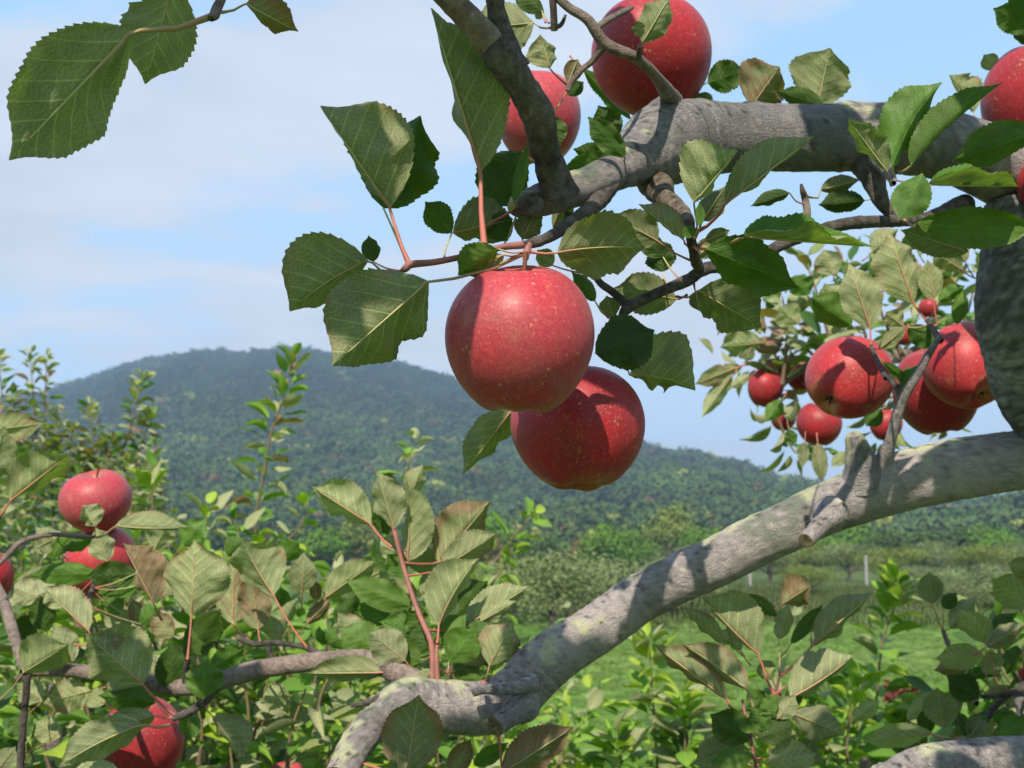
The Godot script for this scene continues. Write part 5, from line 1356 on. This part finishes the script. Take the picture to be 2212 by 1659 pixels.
		["t", 1708.5, 1353.3, 1.016, 1678.9, 1330.9, 1, 1614, 1281.9, 1, 15.2, 0, -20, -10, 0.5, 0.96, "r"],
		["u", 1683.8, 1452.3, 0.945, 1681.4, 1381.2, 1, 1703.4, 1306.4, 1, 23.3, 0, -20, -20, 0.4, 1.47, "y"],
		["u", 1684.6, 1459.7, 0.945, 1752.4, 1396.4, 0.98, 1893.4, 1275.3, 0.98, 44.1, 0, 0, -58, 0.1, 1.09, "r"],
		["t", 1684.8, 1419.7, 1.016, 1708.3, 1391, 1, 1778.2, 1305.7, 1, 15.2, 0, -20, -10, 0, 0.96, "r"],
		["u", 1701, 1513.5, 0.945, 1705.9, 1508.6, 0.94, 1845.6, 1415.5, 0.94, 67.4, -4.9, 0, -72, 0.2, 1.22, "o"],
		["t", 1624.2, 1596.5, 0.932, 1622.5, 1599.3, 0.93, 1531.9, 1541.7, 0.93, 39.2, 0, -20, -10, 0.1, 0.66, "r"],
		["u", 1627.2, 1618.5, 0.931, 1607.8, 1609.1, 0.95, 1498.8, 1650.8, 0.95, 42.9, 0, -10, -20, 0, 0.9, "r"],
		["t", 1622.7, 1585.5, 0.932, 1637.3, 1594.4, 0.92, 1719.4, 1565, 0.92, 28.2, 0, -20, -20, 0, 0.54, "r"],
		["u", 1677.3, 1498.7, 0.945, 1710.8, 1540.5, 0.95, 1832.1, 1590, 0.95, 39.2, 0, -10, -20, 0.1, 0.96, "r"],
		["t", 1653.3, 1524.6, 0.942, 1666.7, 1551.5, 0.96, 1626.2, 1509.9, 0.96, 28.2, 0, -10, -10, 0, 0.96, "r"],
		["t", 1628, 1624, 0.931, 1628.7, 1631.2, 0.92, 1533.8, 1647.1, 0.92, 22.5, 0, -20, -20, 0, 1.26, "r"],
		["u", 1631, 1646, 0.93, 1656.9, 1648.3, 0.92, 1763.5, 1628.7, 0.92, 39.2, 0, 0, -30, 0.1, 1.28, "r"],
		["t", 1622, 1580, 0.932, 1633.6, 1577.3, 0.92, 1591.9, 1557.7, 0.92, 15.2, 0, -10, -10, 0, 1.32, "r"],
		["t", 1678.7, 1497.6, 0.945, 1693.6, 1518.4, 0.98, 1737.7, 1498.8, 0.98, 22.1, 0, -10, -20, 0, 0.72, "r"],
		["u", 1698.1, 1693.2, 0.986, 1718.1, 1660.6, 0.97, 1757.4, 1596.9, 0.97, 31.9, 0, -10, -20, 0.2, 0.9, "r"],
		["u", 1606.6, 1416.7, 1.036, 1580.9, 1391, 1.02, 1551.5, 1361.6, 1.02, 17.2, 0, -20, 0, 0.4, 1.47, "r"],
		["u", 1620.7, 1436, 1.036, 1600.5, 1405.7, 1.02, 1576, 1368.9, 1.02, 17.2, 0, -20, 0, 0.3, 1.41, "r"],
		["u", 2037.3, 1364.1, 1.3, 2013.5, 1304.6, 1.3, 2007.6, 1235.2, 1.3, 27.8, 0, -5, -10, 0.1, 0.96, "r"],
		["t", 2037, 1362, 1.3, 2037.3, 1313.8, 1.3, 2066.9, 1280.2, 1.3, 16.4, 0, -10, -10, 0, 0.72, "r"],
		["u", 2037, 1362, 1.3, 2051.9, 1358.8, 1.3, 2110.1, 1289.2, 1.3, 25.1, 0, -5, -30, 0.1, 1.15, "r"],
		["u", 2157.5, 1501.2, 1.188, 2137.9, 1391.9, 1.2, 2073.8, 1317.3, 1.2, 33.1, 0, -55, 0, 0.1, 1.41, "r"],
		["t", 2127.7, 1392.3, 1.216, 2148.5, 1369.4, 1.2, 2188.7, 1325.2, 1.2, 22.5, 0, -10, -10, 0, 0.78, "r"],
		["u", 2102, 1413.9, 1.166, 2129.9, 1397.7, 1.15, 2219.9, 1345.6, 1.15, 24.4, 0, -10, -20, 0, 0.9, "r"],
		["u", 2145, 1502.5, 1.185, 2124.6, 1416.3, 1.2, 2020.9, 1422.6, 1.2, 29.6, 0, -40, 0, 0.2, 1.47, "r"],
		["u", 2089.2, 1478.3, 1.233, 2106.1, 1431.6, 1.22, 2019.3, 1448, 1.22, 22.5, 0, -20, -10, 0.9, 1.22, "r"],
		["t", 2124.6, 1500.4, 1.181, 2115.4, 1508.4, 1.18, 2049.2, 1462.1, 1.18, 30.4, 0, -10, -10, 0, 0.54, "r"],
		["u", 2105, 1612.5, 1.137, 2039.9, 1574.5, 1.15, 2023.5, 1484, 1.15, 35.7, 0, -20, -10, 0.1, 0.96, "r"],
		["u", 1941, 1578.9, 1.266, 1960.5, 1556.5, 1.25, 2019.3, 1489.3, 1.25, 17.2, 0, 0, -30, 0.5, 1.54, "r"],
		["u", 2101.7, 1620.8, 1.129, 2014.8, 1585.1, 1.15, 1867.4, 1600, 1.15, 30.4, 0, -66, 0, 0.1, 1.47, "r"],
		["u", 1823.2, 1573, 1.416, 1844.1, 1556.5, 1.4, 1900.2, 1512.3, 1.4, 19.1, 0, 0, -40, 0, 1.66, "r"],
		["u", 2264.7, 1326.2, 1.216, 2238.5, 1309.8, 1.2, 2140, 1248.4, 1.2, 35.7, 0, -10, -10, 0.2, 1.41, "r"],
		["u", 2268, 1244.9, 1.216, 2238.5, 1235.7, 1.2, 2178.9, 1217.2, 1.2, 22.5, 0, -10, -10, 0.5, 1.41, "r"],
		["t", 2240, 1460, 1.2, 2198.8, 1394.6, 1.2, 2174.9, 1458.1, 1.2, 23.8, 0, -10, -10, 0, 0.72, "r"],
		["t", 2122.5, 1575, 1.162, 2132.6, 1545.4, 1.15, 2087.6, 1585.1, 1.15, 21.2, 0, -10, -10, 0, 1.08, "r"],
		["u", 2180, 1500, 1.2, 2185.5, 1516.3, 1.2, 2137.9, 1484.6, 1.2, 21.2, 0, -10, -10, 0, 1.02, "r"],
		["t", 2096.7, 1633.3, 1.117, 2159.1, 1590.4, 1.1, 2217.3, 1548.1, 1.1, 23.8, 0, -10, -10, 0, 1.2, "r"],
		["u", 2108.3, 1604.2, 1.146, 2092.9, 1595.7, 1.15, 2127.3, 1545.4, 1.15, 21.2, 0, -10, -10, 0, 0.9, "r"],
		["t", 2110, 1600, 1.15, 2005.5, 1585.1, 1.18, 1994.9, 1532.2, 1.18, 18.5, 0, -10, -10, 0, 0.72, "r"],
		["t", 875.5, 1237, 0.981, 878.8, 1249.3, 1, 835.5, 1196, 1, 23.3, 0, -20, -10, 0, 1.32, "r"],
		["u", 882, 1258, 0.978, 908.8, 1282.7, 1.02, 958.8, 1236, 1.02, 26.7, 0, -10, -30, 0.1, 1.28, "r"],
		["t", 895, 1300, 0.97, 915.5, 1316, 1, 985.5, 1302.7, 1, 26.7, 0, -30, 0, 0, 1.32, "r"],
		["u", 917.4, 1331.3, 1.046, 895.5, 1302.7, 1.03, 852.2, 1246, 1.03, 25, 0, -10, -20, 0.2, 1.22, "r"],
		["t", 920.9, 1365, 0.956, 925.5, 1376, 0.97, 878.8, 1319.3, 0.97, 28.3, 0, -10, -20, 0, 1.08, "r"],
		["t", 927.2, 1381, 0.952, 938.8, 1392.7, 0.97, 1005.5, 1329.3, 0.97, 30, 0, -20, -10, 0, 1.32, "r"],
		["u", 862, 1188, 0.988, 862.2, 1196, 1.02, 808.8, 1169.3, 1.02, 23.3, 0, -20, -10, 0.2, 1.41, "r"],
		["u", 862, 1188, 0.988, 885.5, 1189.3, 1.01, 935.5, 1139.3, 1.01, 28.3, 0, -10, -40, 0.3, 1.41, "r"],
		["t", 932.7, 1417, 0.947, 908.8, 1426, 0.96, 835.5, 1399.3, 0.96, 30, 0, -20, -10, 0, 1.2, "r"],
		["u", 933.5, 1447, 0.942, 985.5, 1449.3, 0.96, 1062.2, 1396, 0.96, 30, 0, -10, -30, 0.2, 1.28, "r"],
		["t", 932, 1393, 0.95, 988.8, 1396, 0.98, 1062.2, 1346, 0.98, 28.3, 0, -20, -10, 0, 0.96, "r"],
		["t", 873.4, 1361.4, 1.036, 842.2, 1342.7, 1.02, 775.5, 1302.7, 1.02, 28.3, 0, -20, -10, 0, 1.2, "r"],
		["u", 818.7, 1426, 1.066, 795.5, 1399.3, 1.05, 728.8, 1322.7, 1.05, 31.7, 0, -10, -40, 0.4, 1.41, "r"],
		["t", 784.9, 1415, 1.076, 755.5, 1396, 1.06, 698.8, 1359.3, 1.06, 26.7, 0, -20, -10, 0, 1.2, "r"],
		["u", 243.9, 1241.2, 1.216, 233.3, 1212.1, 1.2, 206.7, 1138.8, 1.2, 30, 0, -10, -30, 0.1, 1.41, "r"],
		["u", 320.8, 1217.1, 1.216, 333.3, 1188.8, 1.2, 360, 1128.8, 1.2, 30, 0, -10, -30, 0.2, 1.41, "r"],
		["t", 372.9, 1202, 1.216, 393.3, 1178.8, 1.2, 443.3, 1122.1, 1.2, 30, 0, -20, -10, 0, 1.44, "r"],
		["u", 148.5, 1210.7, 1.216, 126.7, 1188.8, 1.2, 76.7, 1138.8, 1.2, 30, 0, -20, -10, 0.1, 1.28, "r"],
		["u", 116.6, 1304.1, 1.166, 86.7, 1292.1, 1.15, 20, 1265.5, 1.15, 30, 0, -20, -10, 0.2, 1.41, "r"],
		["u", 210.7, 1243.4, 1.146, 140, 1312.1, 1.15, 100, 1265.5, 1.15, 26.7, 0, -20, -10, 0.2, 1.41, "r"],
		["u", 175.6, 1458.1, 1.096, 159.3, 1427.8, 1.08, 116.4, 1348.2, 1.08, 29.1, 0, -10, -30, 0.3, 1.41, "r"],
		["t", 194.9, 1370.8, 1.037, 232.8, 1446.2, 1.06, 196.1, 1378.8, 1.06, 27.6, 0, -10, -20, 0, 1.32, "r"],
		["u", 364.8, 1491.6, 1.066, 346.2, 1461.5, 1.05, 306.4, 1397.2, 1.05, 27.6, 0, -10, -30, 0.2, 1.41, "r"],
		["u", 51, 1550, 1, 91.9, 1513.6, 1.05, 36.8, 1476.8, 1.05, 27.6, 0, -20, -10, 0.1, 1.28, "r"],
		["t", 45.3, 1630, 1, 67.4, 1587.1, 1.05, 18.4, 1550.4, 1.05, 27.6, 0, -20, -10, 0, 0.96, "r"],
		["u", 45.3, 1630, 1, 128.7, 1593.3, 1.05, 76.6, 1559.6, 1.05, 27.6, 0, -20, -10, 0.1, 1.41, "r"],
		["t", 405, 1540, 0.96, 422.8, 1593.3, 1, 398.3, 1532, 1, 24.5, 0, -10, -20, 0, 1.44, "r"],
		["u", 565.6, 1566.3, 1.066, 582.1, 1535, 1.05, 612.7, 1476.8, 1.05, 27.6, 0, -10, -20, 0.1, 1.41, "r"],
		["u", 622, 1415.7, 1.096, 606.6, 1384.9, 1.08, 576, 1323.6, 1.08, 24.5, 0, -10, -20, 0.3, 1.28, "r"],
		["t", 465.3, 1446, 1.066, 447.3, 1415.6, 1.05, 407.5, 1348.2, 1.05, 24.5, 0, -10, -20, 0, 1.08, "r"],
		["t", 1278.3, 447.3, 0.671, 1250.2, 512.5, 0.68, 1220.2, 452.4, 0.68, 23.6, 0, -20, -10, 0, 0.7, "r"],
		["u", 1282.7, 442.7, 0.677, 1325.3, 516.8, 0.68, 1299.5, 465.3, 0.68, 25.7, 0, -10, -30, 0.1, 0.9, "r"],
		["t", 1475.3, 609.5, 0.689, 1432.5, 555.4, 0.7, 1385.3, 508.2, 0.7, 23.6, 0, -20, -10, 0, 0.7, "r"],
		["u", 1525, 580, 0.69, 1503.3, 555.4, 0.7, 1550.5, 516.8, 0.7, 21.4, 0, -10, -30, 0.1, 0.9, "r"],
		["t", 1123.5, 446.4, 0.645, 1096, 520, 0.66, 1056, 453.3, 0.66, 31.7, 0, -20, -10, 0, 0.8, "r"],
		["u", 1169.2, 431.2, 0.662, 1162.7, 500, 0.67, 1122.7, 446.7, 0.67, 30, 0, -20, -10, 0.1, 1, "r"],
		["t", 1347.5, 359.7, 0.739, 1339.2, 362, 0.74, 1306.1, 308.4, 0.74, 22.9, 0, -20, -10, 0, 0.8, "r"],
		["u", 1366.2, 348.8, 0.75, 1313.7, 362, 0.76, 1262.7, 339, 0.76, 22.9, 0, -20, -10, 0.1, 1, "r"],
		["u", 1975.7, 725.8, 1.116, 1949.7, 704.2, 1.1, 1913, 673.5, 1.1, 23, 0, -20, -10, 0.3, 1.28, "r"],
		["t", 2080, 621.4, 1.116, 2053.9, 600, 1.1, 2020.2, 572.4, 1.1, 21.4, 0, -20, -10, 0, 1.2, "r"],
		["u", 1948, 594.9, 1.166, 1928.3, 569.4, 1.15, 1897.7, 529.5, 1.15, 23, 0, -20, -30, 0.5, 1.28, "r"],
		["t", 1996.6, 566.6, 1.166, 1980.4, 538.7, 1.15, 1958.9, 502, 1.15, 21.4, 0, -20, -10, 0, 0.96, "r"],
		["u", 2079.1, 589, 1.166, 2064.6, 560.2, 1.15, 2041.7, 514.2, 1.15, 23, 0, -20, -30, 0.1, 1.15, "r"],
		["u", 1809.9, 621.1, 1.316, 1799.7, 594.5, 1.3, 1778.2, 538.7, 1.3, 30, 0, -20, -10, 0.4, 1.28, "r"],
		["t", 1760.2, 657.6, 1.516, 1746.1, 637.4, 1.5, 1716, 594.5, 1.5, 27.9, 0, -20, -10, 0, 1.2, "r"],
		["u", 1742.3, 714.6, 1.616, 1724.6, 699.6, 1.6, 1681.7, 663.1, 1.6, 30, 0, -20, -10, 0.3, 1.41, "r"],
		["u", 1823.9, 692.5, 1.316, 1810.4, 667.4, 1.3, 1780.4, 611.6, 1.3, 30, 0, -20, -10, 0.3, 1.41, "r"],
		["t", 1658.7, 1518.4, 0.943, 1656.9, 1538, 0.97, 1615.2, 1489, 0.97, 24.5, 0, -20, -10, 0, 1.08, "r"],
		["u", 1687.1, 1501.9, 1.016, 1669.1, 1469.4, 1, 1644.6, 1425.3, 1, 22.1, 0, -10, -20, 0.2, 1.28, "r"],
		["t", 1633.3, 1658.3, 0.93, 1600.5, 1636.1, 0.96, 1566.2, 1601.8, 0.96, 22.1, 0, -10, -20, 0, 1.2, "r"],
		["u", 1630.2, 1640.5, 0.93, 1681.4, 1621.4, 0.95, 1718.1, 1579.7, 0.95, 27, 0, -10, -20, 0.1, 1.02, "r"],
		["t", 1625, 1573.3, 0.933, 1659.3, 1579.7, 0.92, 1625, 1528.2, 0.92, 23.3, 0, -20, -10, 0, 1.08, "r"],
		["u", 1645.3, 1533.8, 0.941, 1681.4, 1552.8, 0.92, 1718.1, 1501.3, 0.92, 23.3, 0, -10, -30, 0.1, 1.28, "r"],
		["t", 1611, 1548.1, 0.935, 1644.6, 1543, 0.92, 1681.4, 1501.3, 0.92, 17.2, 0, -20, -10, 0, 1.2, "r"],
		["t", 1702.6, 1593.8, 0.996, 1737.7, 1579.7, 0.98, 1786.8, 1560.1, 0.98, 27, 0, -20, -10, 0, 0.84, "r"],
		["u", 2180, 1496.7, 1.192, 2159.1, 1458.1, 1.2, 2127.3, 1410.4, 1.2, 26.5, 0, -10, -20, 0.1, 1.15, "r"],
		["u", 2089.2, 1478.3, 1.233, 2074.4, 1537.5, 1.25, 2042.6, 1495.1, 1.25, 26.5, 0, -10, -20, 0.1, 1.02, "r"],
		["t", 2130, 1560, 1.17, 2190.8, 1571.9, 1.15, 2153.8, 1532.2, 1.15, 26.5, 0, -20, -10, 0, 1.08, "r"],
	]:
		leaf(o, r[0], at(r[1], r[2], r[3]), at(r[4], r[5], r[6]), at(r[7], r[8], r[9]), r[10] / FOCAL * r[6], r[11] / FOCAL * r[6], r[12], r[13], r[14], r[15], r[16])
	unseen_leaves(o)

# unseen crown leaves set to dapple the view, plus masses added to dim skylight
func unseen_leaves(o: Node3D) -> void:
	var bag := []
	var r := RandomNumberGenerator.new()
	r.seed = 31
	# places that the sun reaches
	var lit := []
	for l in [[1150, 740, 0.57, 0.062], [1430, 310, 0.77, 0.055], [1980, 230, 0.72, 0.05], [1700, 490, 0.60, 0.03], [1600, 1190, 0.92, 0.10], [1800, 1090, 0.92, 0.08], [1840, 810, 1.03, 0.07], [2070, 770, 1.04, 0.06], [1210, 280, 0.98, 0.04], [1470, 110, 0.84, 0.035], [1330, 70, 0.84, 0.02], [1560, 1400, 0.95, 0.05], [1500, 1340, 0.95, 0.03], [1500, 400, 0.58, 0.02]]:
		lit.append([at(l[0], l[1], l[2]), l[3]])
	for s in [
		[790, 320, 0.60, 0.40, 0.018, 3], [860, 250, 0.60, 0.42, 0.012, 1], [730, 580, 0.61, 0.42, 0.018, 2], [850, 720, 0.59, 0.46, 0.016, 2], [800, 620, 0.6, 0.4, 0.012, 1], [160, 230, 0.51, 0.40, 0.015, 2],
		[350, 60, 0.54, 0.42, 0.015, 2], [1080, 240, 0.62, 0.45, 0.018, 2], [1170, 300, 0.63, 0.52, 0.018, 2], [1100, 120, 0.60, 0.5, 0.012, 1], [950, 690, 0.58, 0.30, 0.004, 1],
		[1290, 530, 0.60, 0.40, 0.015, 2], [1240, 420, 0.66, 0.45, 0.015, 2], [1640, 290, 0.81, 0.45, 0.02, 5], [1780, 300, 0.82, 0.45, 0.022, 6], [1920, 320, 0.83, 0.45, 0.02, 5], [1560, 300, 0.81, 0.45, 0.01, 2], [2080, 400, 0.86, 0.45, 0.02, 3],
		[2150, 740, 0.86, 0.5, 0.02, 3], [2180, 880, 0.88, 0.5, 0.02, 3], [2180, 600, 0.84, 0.5, 0.015, 1], [1210, 1380, 0.95, 0.5, 0.02, 2], [1130, 1480, 0.94, 0.5, 0.02, 2],
		[1640, 600, 0.60, 0.45, 0.012, 1], [1580, 640, 0.66, 0.45, 0.018, 2], [1400, 720, 0.68, 0.35, 0.01, 2], [1500, 800, 0.70, 0.4, 0.012, 1], [2080, 1640, 0.80, 0.5, 0.03, 5], [1900, 1640, 0.95, 0.5, 0.03, 3],
		[2100, 1450, 1.15, 0.6, 0.05, 7], [1800, 1360, 0.97, 0.55, 0.012, 1], [1620, 1580, 0.95, 0.6, 0.03, 3], [300, 1620, 1.0, 0.5, 0.03, 3], [480, 1480, 0.97, 0.5, 0.02, 2],
		[2100, 1050, 0.92, 0.6, 0.012, 2], [1330, 200, 0.84, 0.4, 0.008, 1], [2040, 900, 1.15, 0.5, 0.015, 1],
	]:
		var far: float = s[3]
		while far < 2.0 and in_view(at(s[0], s[1], s[2]) + sun_to * far, 330.0): far += 0.08
		var c: Vector3 = at(s[0], s[1], s[2]) + sun_to * far
		for k in int(s[5]):
			var b: Vector3 = c + Vector3(r.randfn(), r.randfn(), r.randfn()) * float(s[4])
			var dir := Vector3(r.randf_range(-1, 1), r.randf_range(-0.6, 0.6), r.randf_range(-1, 1)).normalized()
			var up := (sun_to + Vector3(r.randfn(), r.randfn(), r.randfn()) * 0.2).normalized()
			dir = (dir - sun_to * dir.dot(sun_to) * 0.85).normalized()
			b -= dir * 0.042
			var clear := true
			for l in lit:
				var to: Vector3 = b - (l[0] as Vector3)
				if (to - sun_to * to.dot(sun_to)).length() < float(l[1]): clear = false
			if not clear: continue
			if in_view(b, 120.0) or in_view(b + dir * 0.09, 120.0) or b.distance_to(eye) < 0.12: continue
			bag.append([leaf_frame(b, dir, up, 0.085), [0, 1, 5][r.randi() % 3], r.randi() % 3])
	# unseen leaves added below, behind and beside the camera to cut bounce and skylight
	for k in 5200:
		var v := Vector3(r.randfn(), r.randfn(), r.randfn()).normalized()
		var q := eye + Vector3(0.1, -0.1, -0.5) + v * r.randf_range(0.55, 2.0)
		if k % 2 == 0:
			q = eye + fwd * r.randf_range(0.45, 1.7) + rgt * r.randf_range(-1.1, 1.1)
			q -= upv * (0.36 * (q - eye).dot(fwd) + r.randf_range(0.05, 0.5))
		if in_view(q, 60.0) or q.distance_to(eye) < 0.25: continue
		# not where it would take the sun from what is seen
		var shades := false
		for j in 14:
			var h := q - sun_to * (0.2 * j)
			if in_view(h, 60.0) and (h - eye).dot(fwd) < 1.9 and (h - eye).dot(fwd) > 0.4: shades = true
		if shades: continue
		var dir := Vector3(r.randf_range(-1, 1), r.randf_range(-0.5, 0.5), r.randf_range(-1, 1)).normalized()
		bag.append([leaf_frame(q, dir, Vector3(r.randfn() * 0.5, 1, r.randfn() * 0.5).normalized(), 0.085), [0, 2, 5][r.randi() % 3], r.randi() % 3])
	hang(o, bag, 0)

func apples() -> void:
	for a in [
		["skin_pink", 1125, 733, 322, 0.965, 0.593, Vector3(0.03, 1.0, 0.10), 0.4, "large dusty pink apple hanging from the red twig, in front of a dark red one"],
		["skin_red", 1248, 925, 278, 0.94, 0.69, Vector3(-0.04, 1.0, -0.26), 1.9, "dark red apple hanging half behind the large dusty pink one, its dimpled base showing"],
		["skin_red", 1407, 122, 254, 0.95, 0.87, Vector3(-0.30, 1.0, 0.15), 3.2, "red apple at the top edge behind the slanting brown twig"],
		["skin_pink", 1163, 256, 186, 1.02, 1.0, Vector3(-0.1, 1.0, 0.1), 5.1, "pinkish apple mostly hidden behind the dark upright branch"],
		["skin_red", 2238, 218, 218, 1.05, 0.93, Vector3(0.0, 1.0, 0.1), 2.2, "red apple cut off by the frame above the big limb's bright leaves"],
		["skin_red", 2270, 400, 130, 1.0, 0.84, Vector3(0.0, 1.0, 0.1), 0.9, "sliver of a red apple at the frame beside the shaded end of the upper limb"],
		["skin_warm", 1833, 816, 179, 0.98, 1.07, Vector3(0.66, 0.62, -0.42), 2.6, "round orange-red apple, dark eye turned sideways, above the cut stub"],
		["skin_warm", 2086, 791, 172, 1.04, 1.08, Vector3(-0.12, 0.86, -0.66), 0.3, "red apple with yellow round its dark eye, touching the thick upright limb"],
		["skin_red", 2022, 845, 172, 1.06, 1.16, Vector3(-0.2, 1.0, 0.0), 4.4, "long shaded red apple with bright streaks, behind the one touching the limb"],
		["skin_red", 1653, 838, 76, 1.05, 2.0, Vector3(0.2, 1.0, 0.2), 1.0, "small dark red apple at the outer end of the blurred cluster"],
		["skin_red", 1680, 806, 62, 1.0, 2.06, Vector3(0.2, 1.0, 0.2), 2.0, "small bright red apple peeping out above the outermost dark one of the blurred cluster"],
		["skin_red", 1731, 806, 66, 1.15, 2.04, Vector3(-0.1, 1.0, 0.1), 3.0, "small red apple just beside the round orange-red one, in its upper left"],
		["skin_red", 1770, 917, 97, 0.92, 1.85, Vector3(0.0, 1.0, 0.1), 4.0, "dark crimson apple under the round orange-red one"],
		["skin_red", 1692, 904, 52, 1.0, 2.0, Vector3(0.0, 1.0, 0.1), 5.0, "smallest dark red apple, below the outermost of the blurred cluster"],
		["skin_red", 1914, 918, 66, 1.0, 1.75, Vector3(0.0, 1.0, 0.1), 0.2, "dark apple in deep shade just over the lichened stub and its brown twig"],
		["skin_red", 2006, 666, 40, 1.0, 1.7, Vector3(0.0, 1.0, 0.1), 1.2, "dark red apple between the leaf stalks above the long shaded apple"],
		["skin_red", 1950, 724, 48, 0.9, 1.75, Vector3(0.0, 1.0, 0.1), 1.7, "dark red apple half under a green leaf above the lone brown twig"],
		["skin_pink", 207, 1083, 147, 0.86, 1.29, Vector3(0.05, 1.0, 0.22), 3.6, "bright pink-red apple sitting on top of another, flat topped, in the left foliage"],
		["skin_warm", 219, 1216, 148, 0.97, 1.31, Vector3(0.1, 1.0, 0.3), 0.8, "orange-red apple under the flat-topped one, split by a leaf shadow"],
		["skin_red", -32, 1252, 112, 1.05, 1.15, Vector3(0.1, 1.0, 0.1), 1.1, "red apple cut off by the frame beside a curved brown twig"],
		["skin_red", 307, 1603, 172, 1.05, 1.12, Vector3(0.05, 1.0, 0.15), 5.6, "shaded red apple low down under the horizontal branch, a long leaf across it"],
		["skin_pink", 620, 1696, 92, 1.0, 1.6, Vector3(0.0, 1.0, 0.1), 2.1, "top of a pink apple just showing at the bottom edge"],
		["skin_red", 2243, 1448, 82, 1.05, 1.25, Vector3(0.0, 1.0, 0.1), 2.9, "dark red apple at the frame among shaded leaves over the lowest grey limb"],
	]:
		apple(a[1], a[2], a[3], a[4], a[5], a[6], a[7], a[0], a[8], a[9] if a.size() > 9 else "")
